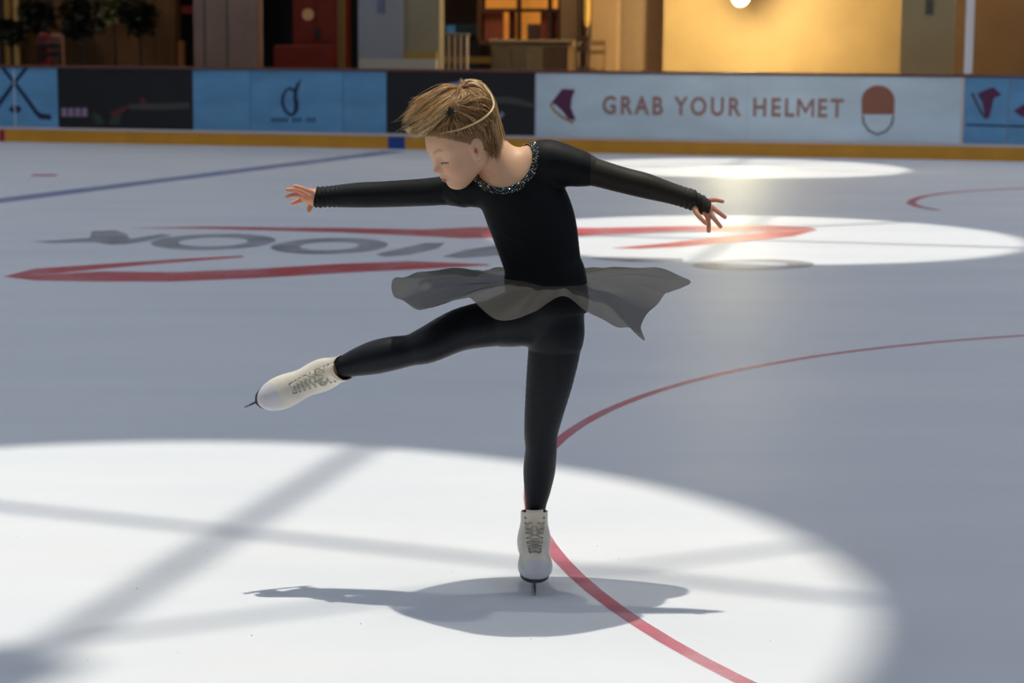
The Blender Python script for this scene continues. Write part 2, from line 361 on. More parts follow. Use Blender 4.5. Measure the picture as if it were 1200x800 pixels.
def board(px0, px1, m, label, mid=0):
    s0, s1 = S(px0)[0], S(px1)[0]
    root = empty('rink_board', W((s0 + s1) / 2, 0.0, ZL))
    tag(root, label, 'rink board', 'printed boards along the far side of the rink')
    MB().fbox(s0 + 0.004, s1 - 0.004, 0.0, 0.045, ZL, ZT, 0.004).build('face_panel', m, root)
    MB().fbox(s0 + 0.01, s1 - 0.01, 0.045, 0.10, ZL, ZT).build('backing', M_BACKB, root)
    return root
pz = [0.0]
def printp(root, name, px, m):        # flat print raised a hair off the board face
    pz[0] += 0.0001; t = -0.003 - (pz[0] % 0.002)
    pts = [S(x, 0, y) for x, y in px]
    v, f = poly_prism(pts, lambda s, z: W(s, t, z), lambda s, z: W(s, 0.001, z))
    return mesh_obj(name, v, f, m, root)
def pstroke(root, name, px, wd, m):   # a stroke of print through pixels, widths in metres
    pts = [np.array(S(x, 0, y)) for x, y in px]; n = len(pts)
    wd = wd if hasattr(wd, '__len__') else [wd] * n; v = []; f = []
    pz[0] += 0.0001; t = -0.003 - (pz[0] % 0.002)
    for i, p in enumerate(pts):
        d = pts[min(i + 1, n - 1)] - pts[max(i - 1, 0)]; d = d / np.linalg.norm(d); nn = np.array([-d[1], d[0]]) * wd[i] / 2
        for q in (p + nn, p - nn): v += [W(q[0], t, q[1]), W(q[0], 0.001, q[1])]
    for i in range(n - 1):
        a, b = 4 * i, 4 * i + 4
        f += [[a, a + 2, b + 2, b], [a, b, b + 1, a + 1], [a + 2, a + 3, b + 3, b + 2]]
    f += [[0, 1, 3, 2], [4 * n - 4, 4 * n - 2, 4 * n - 1, 4 * n - 3]]
    return mesh_obj(name, v, f, m, root)
def ell(cx, cy, rx, ry, n=24, a0=0, a1=2 * math.pi):
    return [(cx + rx * math.cos(a0 + (a1 - a0) * k / n), cy - ry * math.sin(a0 + (a1 - a0) * k / n)) for k in range(n + (0 if abs(a1 - a0) > 6.28 else 1))]
def text(root, name, body, px0, px1, py0, py1, m, space=1.15, bold=0.02, m_at=None):
    cu = bpy.data.curves.new(name, 'FONT'); cu.body = body; cu.space_character = space; cu.offset = bold; cu.resolution_u = 4
    to = bpy.data.objects.new('tmp', cu); col.objects.link(to)
    dg = bpy.context.evaluated_depsgraph_get(); me = bpy.data.meshes.new_from_object(to.evaluated_get(dg))
    v = np.array([p.co[:] for p in me.vertices]); f = [list(p.vertices) for p in me.polygons]
    bpy.data.objects.remove(to); bpy.data.curves.remove(cu); bpy.data.meshes.remove(me)
    lo, hi = v.min(0), v.max(0); sa, zb = S(px0, 0, py1); sb, zt = S(px1, 0, py0)
    _, zb2 = S(px0, 0, py1)
    pts = []
    for p in v:
        u = (p[0] - lo[0]) / (hi[0] - lo[0]); t = (p[1] - lo[1]) / (hi[1] - lo[1]); pts.append(W(sa + (sb - sa) * u, -0.004, zb2 + (zt - zb2) * t))
    par = list(range(len(v)))
    def find(i):
        while par[i] != i: par[i] = par[par[i]]; i = par[i]
        return i
    for q in f:
        for i in q[1:]: par[find(i)] = find(q[0])
    isl = {}
    for q in f: isl.setdefault(find(q[0]), []).append(q)
    order = sorted(isl.values(), key=lambda fs: min(v[i][0] for q in fs for i in q)); tail = len(body.replace(' ', '')) - 1 - m_at
    xm0 = min(v[i][0] for fs in order[m_at:len(order) - tail] for q in fs for i in q); xm1 = max(v[i][0] for fs in order[m_at:len(order) - tail] for q in fs for i in q)
    mo = [(-0.1, 0), (-0.1, 1), (0.10, 1), (0.5, 0.44), (0.90, 1), (1.1, 1), (1.1, 0), (0.91, 0), (0.91, 0.70), (0.5, 0.13), (0.09, 0.70), (0.09, 0)]
    um = [(lambda x, y: (sa + (sb - sa) * ((xm0 + (xm1 - xm0) * x) - lo[0]) / (hi[0] - lo[0]), zb2 + (zt - zb2) * (0.03 + 0.94 * y)))(*q) for q in mo]
    mv, mf = poly_prism(um[::-1], lambda s, z: W(s, -0.004, z), lambda s, z: W(s, 0.001, z)); mesh_obj('letter', mv, mf, m, root)
    for fs in order[:m_at] + order[len(order) - tail:]:
        used = sorted({i for q in fs for i in q}); ix = {i: k for k, i in enumerate(used)}
        mesh_obj('letter', [pts[i] for i in used], [[ix[i] for i in q] for q in fs], m, root)
board(-620, -330, M_PBLUE, 'plain blue rink board beyond the left edge of the black boards')
board(-330, -90, M_BLACK, 'plain black rink board far left of the hockey stick board')
b = board(-90, 68, M_PBLUE, 'blue rink board printed with crossed hockey sticks and a puck')
pstroke(b, 'stick_print', [(2, 78), (17, 97), (30, 114), (42, 131), (47, 136), (60, 137.5)], [0.055, 0.06, 0.065, 0.07, 0.09, 0.08], M_NAVY)
pstroke(b, 'stick_print', [(32, 78), (17, 97), (4, 115), (-8, 132), (-13, 137), (-26, 138.5)], [0.055, 0.06, 0.065, 0.07, 0.09, 0.08], M_NAVY)
printp(b, 'puck_print', ell(18, 128, 7, 4.5), M_NAVY)
MB().fbox(S(16.5)[0], S(18)[0], -0.006, 0.0, ZL, ZT).build('seam', M_SEAM, b)
b = board(68, 226, M_BLACK, 'black rink board with faint pink lettering and dim coloured shapes')
for k in range(4): printp(b, 'lettering_print', [(72 + k * 8, 126.5), (78 + k * 8, 126.5), (78.5 + k * 8, 136.5), (72 + k * 8, 136.5)], M_PINK)
printp(b, 'shape_print', [(128, 132), (142, 126), (152, 123), (146, 130), (134, 137)], M_DRED)
printp(b, 'shape_print', [(110, 131), (118, 136), (122, 144), (114, 146), (108, 136)], M_DGRN)
printp(b, 'shape_print', [(130, 137), (142, 134), (139, 146), (128, 146)], M_DGRN)
printp(b, 'shape_print', [(164, 113), (170, 116), (171, 124), (166, 126)], M_DRED)
printp(b, 'shape_print', [(150, 122), (190, 121), (222, 120), (222, 127), (190, 129), (152, 128)], M_DGREY)
board(226, 293, M_PBLUE, 'narrow plain blue rink board right of the black lettered board')
b = board(293, 402, M_PBLUE, 'blue rink board printed with a navy letter d emblem')
pstroke(b, 'emblem_print', [(344.5, 106), (340, 103.5), (335, 106), (331.5, 113), (331, 121), (334, 129), (339, 134), (344, 135)], [0.05, .04, .035, .045, .05, .045, .045, .04], M_NAVY)
pstroke(b, 'emblem_print', [(353, 93.5), (349, 99), (346.5, 106), (346, 114), (347.5, 122), (347, 129), (343, 135.5)], [0.012, .05, .06, .06, .075, .07, .03], M_NAVY)
for k in range(13):
    if k in (5, 9): continue
    printp(b, 'small_lettering_print', [(318 + k * 4.1, 138), (320.8 + k * 4.1, 138), (320.8 + k * 4.1, 143), (318 + k * 4.1, 143)], mat('dim_navy_print', srgb(38, 78, 118), 0.5) if k == 0 else bpy.data.materials['dim_navy_print'])
board(402, 453, M_PBLUE, 'narrow plain blue rink board left of the skater, beside the emblem board')
b = board(453, 627, M_BLACK, 'black rink board with lilac emblem behind the skater')
printp(b, 'emblem_print', ell(540, 122, 36, 26), M_LILAC)
printp(b, 'emblem_print', ell(541, 126, 31, 24), M_BLACK)
printp(b, 'emblem_print', [(576, 130), (581, 133), (584, 136), (588, 130), (591, 134), (583, 144), (577, 138)], M_LILAC)
pstroke(b, 'arc_print', [(574, 118), (590, 117), (607, 119), (625, 124)], [0.09, .1, .09, .06], M_DGREY)
b = board(627, 1130, M_PLIGHT, 'long pale blue rink board reading GRAB YOUR HELMET')
printp(b, 'skate_print', [(659, 104), (674, 105), (670, 116), (669, 126), (675, 141), (666, 139.5), (659, 130), (650, 122), (645, 122), (651, 114)], M_PURP)
pstroke(b, 'skate_blade_print', [(645, 122), (650, 130), (660, 138), (672, 144)], 0.035, M_GOLDP)
text(b, 'lettering', 'GRAB YOUR HELMET', 706, 989, 115.5, 134, M_MAUVE, 1.30, 0.026, 11)
printp(b, 'helmet_print', [(1010, 134)] + ell(1029, 118, 19.5, 18, 16, math.pi, 0) + [(1048, 134)], M_HELM)
pstroke(b, 'helmet_strap_print', [(1011, 135), (1012, 144), (1018, 153), (1028, 157.5), (1038, 154), (1045, 146), (1047, 135)], 0.03, M_HELMR)
for px in (628.6, 875): MB().fbox(S(px)[0], S(px + 1.3)[0], -0.004, 0.0, ZL, ZT).build('seam', M_SEAM, b)
MB().fbox(S(1126.5)[0], S(1129)[0], -0.012, 0.0, ZL, ZT).build('seam', M_LEDGE, b)
b = board(1130, 1182, M_PBLUE, 'blue rink board with a plum skate print right of the white post')
printp(b, 'skate_print', [(1145, 110), (1155, 105), (1164, 102), (1174, 111), (1165, 115), (1162, 127), (1159, 139), (1154, 135), (1151, 120)], M_PURP)
pstroke(b, 'skate_blade_print', [(1139, 109), (1145, 122), (1150, 132), (1156, 139)], 0.035, M_DGREY)
printp(b, 'band_print', [(1132, 145), (1181, 146.5), (1181, 148.5), (1132, 147)], M_NAVY)
b = board(1182, 1310, M_PBLUE, 'blue rink board cut by the right edge of the view')
printp(b, 'skate_print', [(1188, 130), (1200, 122), (1212, 118), (1216, 124), (1206, 138), (1196, 136)], M_PURP)
printp(b, 'band_print', [(1183, 146.6), (1309, 149), (1309, 151), (1183, 148.6)], M_NAVY)
board(1310, 1700, M_PLIGHT, 'pale blue rink board beyond the right edge of the view')
for px in (226, 402, 1130, 1182):
    pass

# glass screens above the boards and their posts
def glass_material():
    m = bpy.data.materials.new('clear_screen'); m.use_nodes = True; nt = m.node_tree; nt.nodes.remove(nt.nodes['Principled BSDF'])
    t = nt.nodes.new('ShaderNodeBsdfTransparent'); t.inputs[0].default_value = (0.93, 0.95, 0.95, 1)
    g = nt.nodes.new('ShaderNodeBsdfGlossy'); g.inputs['Roughness'].default_value = 0.05
    ms = nt.nodes.new('ShaderNodeMixShader'); ms.inputs[0].default_value = 0.012
    nt.links.new(t.outputs[0], ms.inputs[1]); nt.links.new(g.outputs[0], ms.inputs[2]); nt.links.new(ms.outputs[0], nt.nodes['Material Output'].inputs[0])
    return m
M_GLASS = glass_material(); M_POST = mat('white_post', srgb(225, 220, 220), 0.35)
for i, (a, b2) in enumerate(((-1300, 514), (516, 1130), (1138, 2200))):
    tag(MB().fbox(S(a)[0], S(b2)[0], 0.03, 0.042, ZT + 0.04, ZT + 1.84).build('window_%d' % (4 + i), M_GLASS),
        ['clear screen above the left boards', 'clear screen above the middle boards', 'clear screen right of the white post'][i], kind='structure')
sp = S(1133)[0]
pr = empty('screen_post', W(sp, 0, ZT)); tag(pr, 'slim white post holding the clear screens above the boards', 'post')
MB().fbox(sp - 0.055, sp + 0.055, -0.005, 0.08, ZT + 0.04, ZT + 1.9, 0.01).build('upright', M_POST, pr)

# ------------------------------------------------------------------ the hall behind the boards
M_HFLOOR = mat('hall_floor', srgb(120, 100, 80), 0.5, noise=0.1, nscale=2)
hf = MB().fbox(-36, 36, 0.13, 12, -0.1, 0.0).build('floor_hall', M_HFLOOR); tag(hf, 'brown hall floor behind the boards', kind='structure')
def wallseg(name, px0, px1, t, m, label, z1=4.0, t1=None):
    s0, s1 = S(px0, t)[0], S(px1, t)[0]
    o = MB().fbox(s0, s1, t, (t1 or t + 0.25), 0, z1).build(name, m); tag(o, label, kind='structure'); return o
M_WOOD = mat('brown_wood_wall', srgb(112, 78, 46), 0.6, noise=0.25, nscale=3, stretch=(3, 3, 0.4))
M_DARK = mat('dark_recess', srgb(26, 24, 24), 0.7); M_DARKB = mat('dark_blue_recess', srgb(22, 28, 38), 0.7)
M_PINKW = mat('pinkish_panel', srgb(150, 118, 100), 0.6, noise=0.08, nscale=3); M_LILW = mat('grey_lilac_pillar', srgb(158, 155, 162), 0.6, noise=0.05, nscale=2)
M_OLIVE = mat('beige_panel', srgb(158, 142, 112), 0.6, noise=0.06, nscale=2); M_TAN = mat('tan_plaster', srgb(176, 138, 92), 0.6, noise=0.06, nscale=2)
M_GOLDW = mat('ochre_plaster', srgb(186, 150, 92), 0.6, noise=0.10, nscale=1.5); M_BEIGE = mat('beige_pillar', srgb(168, 148, 110), 0.6, noise=0.05, nscale=2)
M_BRW = mat('brown_wall', srgb(125, 92, 55), 0.6, noise=0.12, nscale=2); M_SLOT = mat('dark_slot', srgb(92, 84, 76), 0.6)
wallseg('wall_left', -1200, 206, 5.0, M_WOOD, 'dark brown wood wall at the left behind the boards')
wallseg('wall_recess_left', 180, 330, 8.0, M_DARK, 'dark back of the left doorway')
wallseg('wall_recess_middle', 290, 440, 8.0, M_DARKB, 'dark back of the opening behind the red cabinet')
o = wallseg('wall_panel', 228, 302, 1.6, M_PINKW, 'pinkish panelled wall between the dark openings', 4.0)
for px in (241, 267.5): MB().fbox(S(px, 1.6)[0] - 0.012, S(px, 1.6)[0] + 0.012, 1.585, 1.6, 0, 4).build('panel_joint', M_SLOT, o)
o = wallseg('wall_pillar_left', 420, 471.5, 1.6, M_LILW, 'grey lilac pillar left of the shop', 4.0)
MB().fbox(S(443, 1.6)[0], S(451, 1.6)[0], 1.58, 1.6, S(447, 1.6, 15)[1], 3).build('slot', mat('blue_grey_slot', srgb(120, 120, 150), 0.5), o)
MB().fbox(S(421, 1.5)[0], S(511, 1.5)[0], 1.50, 1.6, 0, S(460, 1.5, 69)[1], 0.01).build('pale_base', mat('pale_stone', srgb(196, 186, 170), 0.5), o)
o = wallseg('wall_panel_beige', 472, 515, 1.7, M_OLIVE, 'beige panel beside the grey lilac pillar', 4.0)
MB().fbox(S(473, 1.66)[0], S(512, 1.66)[0], 1.62, 1.7, S(490, 1.66, 69)[1], S(490, 1.66, 60.5)[1]).build('yellow_band', mat('yellow_band', srgb(176, 138, 60), 0.5), o)
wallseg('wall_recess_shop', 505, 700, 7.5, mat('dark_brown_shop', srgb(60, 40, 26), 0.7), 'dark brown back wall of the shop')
wallseg('wall_tan_narrow', 656, 677, 4.0, M_TAN, 'narrow tan pillar at the right of the shop', 4.0)
wallseg('wall_tan', 692, 722, 3.6, M_TAN, 'tan wall right of the dark post', 4.0)
wallseg('wall_tan_recess', 720, 780, 4.2, mat('dull_tan', srgb(165, 132, 94), 0.6, noise=0.08), 'dull tan wall set back beside the ochre wall', 4.0)
wallseg('wall_back', 776, 1054, 3.8, M_GOLDW, 'ochre wall lit by an added warm lamp')
o = wallseg('wall_pillar_right', 1053, 1115.5, 1.6, M_BEIGE, 'beige pillar with a dark slot', 4.0)
MB().fbox(S(1081, 1.6)[0], S(1090, 1.6)[0], 1.58, 1.6, S(1086, 1.6, 17)[1], 3.2).build('slot', M_SLOT, o)
wallseg('wall_right', 1100, 2200, 3.6, M_BRW, 'plain brown wall at the right behind the white post')
tag(MB().fbox(-36, 36, 8.3, 8.5, 0, 10.0).build('wall_far', M_BRW), 'brown rear wall of the hall', kind='structure')
tag(MB().fbox(-36, 36, 1.4, 8.3, 4.0, 4.2).build('ceiling_hall', M_BRW), 'low brown ceiling of the hall', kind='structure')

for hs in HALL_FILL:
    al = bpy.data.lights.new('hall_fill_light', 'AREA'); al.shape = 'SQUARE'; al.size = 0.6; al.energy = 26; al.color = (1.0, 0.80, 0.58)
    ao = bpy.data.objects.new('hall_fill_light', al); col.objects.link(ao); ao.location = tuple(W(hs, 2.4, 3.95))
# added globe lamp standing in for the flare's warm glow on the ochre wall
ls, lz = S(868, 2.6, -3)
lp = empty('added_globe_lamp', W(ls, 2.6, lz)); tag(lp, 'added glowing white globe lamp, in place of lens flare, before the ochre wall', 'highlight')
prof = [(0.135 * math.sin(a), -0.135 * math.cos(a)) for a in np.linspace(0.06, math.pi - 0.25, 14)]
MB().lathe(W(ls, 2.6, lz), prof, 24).build('globe', mat('added_globe_glow', (1, 0.92, 0.75, 1), 0.4, emis=(1, 0.88, 0.62, 1), estr=6), lp, True)
MB().lathe(W(ls, 2.6, lz), [(0.04, 0.125), (0.045, 0.18), (0.012, 0.19), (0.012, 4.0 - lz)], 12).build('stem', M_DARK, lp)
pl = bpy.data.lights.new('added_globe_light', 'POINT'); pl.energy = 420; pl.color = (1, 0.86, 0.55); pl.shadow_soft_size = 0.14
plo = bpy.data.objects.new('added_globe_light', pl); col.objects.link(plo); plo.location = tuple(W(ls, 2.35, lz - 0.02))

# red cabinet
M_REDC = mat('red_lacquer', srgb(104, 32, 26), 0.4, noise=0.1, nscale=3); M_REDD = mat('dark_red_lacquer', srgb(80, 22, 16), 0.45)
t = 4.0; s0, s1 = S(344, t)[0], S(395, t)[0]; sl0 = S(329, t)[0]; zs = S(340, t, 53)[1]
rc = empty('red_cabinet', W((s0 + s1) / 2, t, 0)); tag(rc, 'tall red cabinet with a round pale dial in the dark opening', 'cabinet')
MB().fbox(s0, s1, t, t + 0.7, 0, 2.9, 0.02).build('body', M_REDC, rc)
MB().fbox(sl0, s1 + 0.02, t - 0.3, t, 0, zs, 0.02).build('step', M_REDC, rc)
mid = (s0 * 0.45 + s1 * 0.55)
MB().fbox(s0 + 0.05, mid - 0.02, t - 0.02, t, zs + 0.08, 2.8).build('door', M_REDC, rc)
MB().fbox(mid + 0.02, s1 - 0.05, t - 0.02, t, zs + 0.08, 2.8).build('door', M_REDC, rc)
MB().fbox(mid - 0.02, mid + 0.02, t - 0.012, t, zs + 0.05, 2.8).build('gap_strip', M_REDD, rc)
ds, dz = S(361, t - 0.03, 17)
v = [W(ds + 0.10 * math.cos(q), t - 0.05, dz + 0.10 * math.sin(q)) for q in np.linspace(0, 2 * math.pi, 24, endpoint=False)]
MB().add(v + [p + N * 0.03 for p in v], [list(range(24))[::-1]] + [[k, (k + 1) % 24, 24 + (k + 1) % 24, 24 + k] for k in range(24)]).build('dial', mat('pale_dial', srgb(200, 160, 130), 0.4), rc)
MB().fbox(S(371, t)[0], S(377, t)[0], t - 0.05, t - 0.02, S(374, t, 45)[1], S(374, t, 33)[1]).build('handle', M_DARK, rc)
t2 = 3.0
g1 = MB().fbox(S(396, t2)[0], S(403, t2)[0], t2, t2 + 0.08, 0, 4.0).build('gold_post', mat('dull_gold', srgb(110, 88, 48), 0.4)); tag(g1, 'dull gold upright strip right of the red cabinet', 'post')

# dark doorway left: wooden upright, pale notice
g2 = MB().fbox(S(209.5, 4.6)[0], S(215.5, 4.6)[0], 4.6, 4.7, 0, S(212, 4.6, 48)[1], 0.01).build('wooden_post', mat('orange_wood', srgb(140, 92, 60), 0.5)); tag(g2, 'short orange brown wooden post in the dark doorway', 'post')
g3 = MB().fbox(S(211, 4.62)[0], S(221, 4.62)[0], 5.3, 5.33, S(215, 5.3, 28)[1], S(215, 5.3, 20)[1]).build('pale_notice', mat('pale_notice', srgb(130, 122, 116), 0.6))
tag(g3, 'small pale notice hanging inside the dark doorway', 'notice')
g4 = MB().fbox(S(214, 5.2)[0], S(227, 5.2)[0], 5.2, 5.26, S(215, 5.2, 16)[1], S(215, 5.2, 7)[1]).build('red_sign', mat('dim_red', srgb(125, 35, 25), 0.6))
tag(g4, 'dim red sign high in the dark doorway', 'sign')

# left seating area: plants, chairs, a red bag, gold lamp poles
M_LEAF = mat('dark_leaf', srgb(24, 30, 20), 0.6); M_POT = mat('dark_pot', srgb(42, 36, 32), 0.5); M_LEAF2 = mat('pale_leaf', srgb(120, 120, 80), 0.6)
def plant(px, t, zc, rad, label, lm=M_LEAF, seed=1):
    rng = random.Random(seed); s, _ = S(px, t)
    root = empty('potted_plant', W(s, t, 0)); tag(root, label, 'plant', 'plants along the wood wall')
    MB().lathe(W(s, t, 0), [(0.14, 0), (0.2, 0.38), (0.22, 0.4), (0.2, 0.42), (0.18, 0.36)], 16).build('pot', M_POT, root)
    MB().tube([W(s, t, 0.3), W(s + 0.02, t, zc * 0.6), W(s, t, zc)], [0.03, 0.025, 0.015]).build('stem', M_POT, root)
    lv = MB()
    for k in range(420):
        u = rng.uniform(-1, 1); q = rng.uniform(0, 6.28); r = rad * rng.uniform(0.35, 1); c = math.sqrt(1 - u * u)
        o = W(s + r * c * math.cos(q), t + r * c * math.sin(q), zc + r * u * 1.05)
        d = np.array([rng.gauss(0, 1), rng.gauss(0, 1), rng.gauss(0, 0.7)]); d /= np.linalg.norm(d); e = np.cross(d, [0, 0, 1.0]); e /= np.linalg.norm(e) + 1e-6
        L = rng.uniform(0.12, 0.24); wd = L * 0.32
        lv.add([o, o + d * L * 0.5 + e * wd, o + d * L + np.array([0, 0, -0.03]), o + d * L * 0.5 - e * wd], [[0, 1, 2, 3]])
    f = lv.build('foliage', lm, root); f['kind'] = 'stuff'
    return root
plant(50, 4.3, 1.98, 0.32, 'dark bushy potted plant nearest the gold poles', seed=1)
plant(97, 3.0, 1.95, 0.36, 'widest dark potted plant against the wood wall', seed=2)
plant(165, 3.5, 1.97, 0.30, 'dark potted plant left of the dark doorway', seed=3)
plant(14, 3.6, 1.70, 0.18, 'small dark potted plant at the far left', seed=4)
plant(135, 4.3, 2.15, 0.24, 'pale leafed potted plant between two dark ones', M_LEAF2, seed=5)
for px, lab in ((5, 'dark lamp pole at the far left'), (12, 'gold pole beside the dark lamp pole'), (22, 'pale gold pole right of the gold pole')):
    o = MB().tube([W(S(px, 4.4)[0], 4.4, 0), W(S(px, 4.4)[0], 4.4, 3.6)], 0.05 if px != 12 else 0.07, 12).build('pole', M_DARK if px == 5 else mat('pole_gold', srgb(150, 120, 66) if px == 12 else srgb(190, 165, 110), 0.35)); tag(o, lab, 'pole')
M_CHAIR = mat('dark_chair', srgb(34, 30, 26), 0.5)
def cafe_chair(px, t, label, mm, zseat=1.0, wd=0.42):
    s, _ = S(px, t); root = empty('bar_chair', W(s, t, 0)); tag(root, label, 'chair', 'tall chairs behind the boards')
    for a in (-1, 1):
        for b in (0, 1):
            MB().tube([W(s + a * wd / 2, t + b * 0.4, 0), W(s + a * wd / 2.2, t + b * 0.38, zseat)], 0.018, 8).build('leg', mm, root)
        MB().tube([W(s + a * wd / 2.2, t, zseat), W(s + a * wd / 2.1, t - 0.03, zseat + 0.46)], 0.02, 8).build('back_post', mm, root)
    MB().fbox(s - wd / 2, s + wd / 2, t - 0.02, t + 0.42, zseat, zseat + 0.05, 0.012).build('seat', mm, root)
    for z in (0.28, 0.42): MB().fbox(s - wd / 2, s + wd / 2, t - 0.04, t - 0.015, zseat + z, zseat + z + 0.08, 0.006).build('back_rail', mm, root)
    return root
cafe_chair(60, 1.8, 'dark tall chair left below the plants', M_CHAIR, 1.0)
cafe_chair(683, 1.8, 'dark brown tall chair in front of the tan pillar', mat('brown_chair', srgb(84, 58, 28), 0.5), 1.15, 0.2)
cafe_chair(700, 2.9, 'light wooden tall chair before the tan wall', mat('tan_chair', srgb(140, 100, 56), 0.5), 1.1, 0.26)
bs = S(48, 1.7)[0]
rb = empty('red_bag', W(bs, 1.85, 1.05)); tag(rb, 'small red bag on the dark tall chair', 'bag')
MB().fbox(bs - 0.09, bs + 0.07, 1.82, 1.95, 1.055, 1.055 + 0.62, 0.05).build('body', mat('red_cloth', srgb(110, 22, 26), 0.7), rb)
MB().tube(catmull([W(bs - 0.05, 1.88, 1.66), W(bs - 0.03, 1.88, 1.76), W(bs + 0.03, 1.88, 1.76), W(bs + 0.05, 1.88, 1.66)], 5), 0.01, 6).build('handle', M_DARK, rb)
ps_ = S(62, 1.9)[0]
o = MB().fbox(ps_ - 0.12, ps_ + 0.12, 2.02, 2.12, 1.055, 1.66, 0.05).build('cushion', mat('tan_cushion', srgb(130, 88, 66), 0.8)); tag(o, 'tan cushion beside the red bag on the dark chair', 'cushion')

# shop in the middle: lit window with curtains, counter, boxes, white balusters
t = 4.6
M_ORW = mat('orange_lit_window', srgb(220, 140, 50), 0.5, emis=srgb(255, 160, 60), estr=0.42)
sw0, sw1 = S(562, t)[0], S(655, t)[0]; zb, ztop = S(600, t, 47)[1], 3.0
shw = empty('shop_window', W((sw0 + sw1) / 2, t, zb)); tag(shw, 'shop window lit orange with coral striped curtains', 'shop window')
MB().fbox(sw0, sw1, t + 0.35, t + 0.4, zb, ztop).build('lit_back', M_ORW, shw)
M_FR = mat('dark_wood_frame', srgb(92, 56, 26), 0.5)
zc1 = S(600, t, 12)[1]
for px in (561, 607, 643, 655): MB().fbox(S(px, t)[0] - 0.035, S(px, t)[0] + 0.035, t, t + 0.08, zb, ztop).build('mullion', M_FR, shw)
MB().fbox(sw0, sw1, t, t + 0.08, zc1 - 0.03, zc1 + 0.03).build('transom', M_FR, shw)
MB().fbox(sw0, sw1, t - 0.05, t + 0.4, zb - 0.08, zb).build('sill', M_FR, shw)
M_COR = mat('coral_curtain', srgb(205, 120, 84), 0.8, noise=0.15, nscale=6, stretch=(4, 4, 0.3))
def curtain(p0, p1, mm=M_COR):
    a, b2 = S(p0, t)[0], S(p1, t)[0]; n = 40; v = []; f = []
    for i in range(n + 1):
        s = a + (b2 - a) * i / n; tt = t + 0.16 + 0.035 * math.sin(i / n * 2 * math.pi * 4)
        v += [W(s, tt, zb), W(s, tt, zc1)]
    for i in range(n): f.append([2 * i, 2 * i + 2, 2 * i + 3, 2 * i + 1])
    MB().add(v, f).build('curtain', mm, shw, True)
curtain(564.5, 587); curtain(630, 651); curtain(593, 601, mat('rose_curtain', srgb(165, 100, 76), 0.8))
MB().fbox(S(614, t)[0], S(629, t)[0], t + 0.2, t + 0.3, zb, S(620, t, 28)[1]).build('grey_block', mat('grey_mauve', srgb(110, 80, 66), 0.7), shw)
t = 2.8
cz = S(600, t, 50)[1]
ct = empty('shop_counter', W(S(610, t)[0], t, 0)); tag(ct, 'beige shop counter below the orange window', 'counter')
MB().fbox(S(575, t)[0], S(670, t)[0], t, t + 0.6, 0, cz, 0.02).build('body', mat('dull_beige', srgb(128, 104, 72), 0.6, noise=0.2, nscale=4), ct)
MB().fbox(S(573, t)[0], S(672, t)[0], t - 0.04, t + 0.65, cz, cz + 0.05, 0.01).build('top', mat('tan_top', srgb(160, 128, 88), 0.5), ct)
for p0, p1 in ((579, 597), (600, 618)): MB().fbox(S(p0, t)[0], S(p1, t)[0], t - 0.02, t, 0.2, cz - 0.08, 0.008).build('door', mat('counter_door', srgb(110, 90, 60), 0.6), ct)
for p0, p1, y0, mm, lab in ((637, 665, 54, mat('brown_box', srgb(96, 66, 30), 0.6), 'large dark brown box before the shop counter'), (618, 636, 57, mat('khaki_box', srgb(140, 112, 70), 0.6), 'khaki box left of the dark brown box')):
    tt = 2.2; s0, s1 = S(p0, tt)[0], S(p1, tt)[0]; z1 = S(650, tt, y0)[1]
    bx = empty('storage_box', W((s0 + s1) / 2, tt, 0)); tag(bx, lab, 'box', 'boxes before the counter')
    MB().fbox(s0, s1, tt, tt + 0.4, 0, z1 - 0.03, 0.01).build('body', mm, bx); MB().fbox(s0 - 0.01, s1 + 0.01, tt - 0.01, tt + 0.41, z1 - 0.03, z1, 0.008).build('lid', mm, bx)
M_WHT = mat('cream_paint', srgb(195, 165, 135), 0.5)
t = 2.0; zr = S(530, t, 42)[1]
bal = empty('balustrade', W(S(535, t)[0], t, 0)); tag(bal, 'cream balustrade with upright bars left of the shop counter', 'railing')
for px in (519, 526, 533, 540, 547): MB().tube([W(S(px, t)[0], t, 0), W(S(px, t)[0], t, zr)], 0.026, 8).build('baluster', M_WHT, bal)
MB().fbox(S(516, t)[0], S(550, t)[0], t - 0.03, t + 0.03, zr, zr + 0.04, 0.008).build('rail', mat('grey_rail', srgb(120, 110, 100), 0.5), bal)
o = MB().fbox(S(516, 3)[0], S(576, 3)[0], 3.0, 3.05, S(530, 3, 74)[1], S(530, 3, 66)[1]).build('yellow_banner', mat('yellow_banner', srgb(150, 120, 40), 0.6)); tag(o, 'low yellow banner behind the balustrade', 'banner')
o = MB().fbox(S(520, 5)[0], S(562, 5)[0], 5.0, 5.06, S(530, 5, 42)[1], S(530, 5, 28)[1], 0.01).build('display_screen', mat('dark_teal', srgb(40, 62, 74), 0.4)); tag(o, 'dark teal display panel in the shop', 'display')
MB().fbox(S(523, 4.99)[0], S(533, 4.99)[0], 4.98, 5.0, S(530, 5, 39)[1], S(530, 5, 30)[1]).build('blue_patch', mat('blue_patch', srgb(70, 118, 150), 0.4, emis=srgb(70, 130, 170), estr=0.2), o)
MB().fbox(S(518, 5)[0], S(562, 5)[0], 5.1, 5.2, 0, S(530, 5, 30)[1]).build('stand', M_DARK, o)
o = MB().tube([W(S(679, 3.75)[0], 3.75, 0), W(S(679, 3.75)[0], 3.75, 4)], 0.05, 12).build('dark_pole', mat('dark_bronze', srgb(80, 58, 26), 0.4)); tag(o, 'dark bronze pole at the edge of the shop', 'pole')
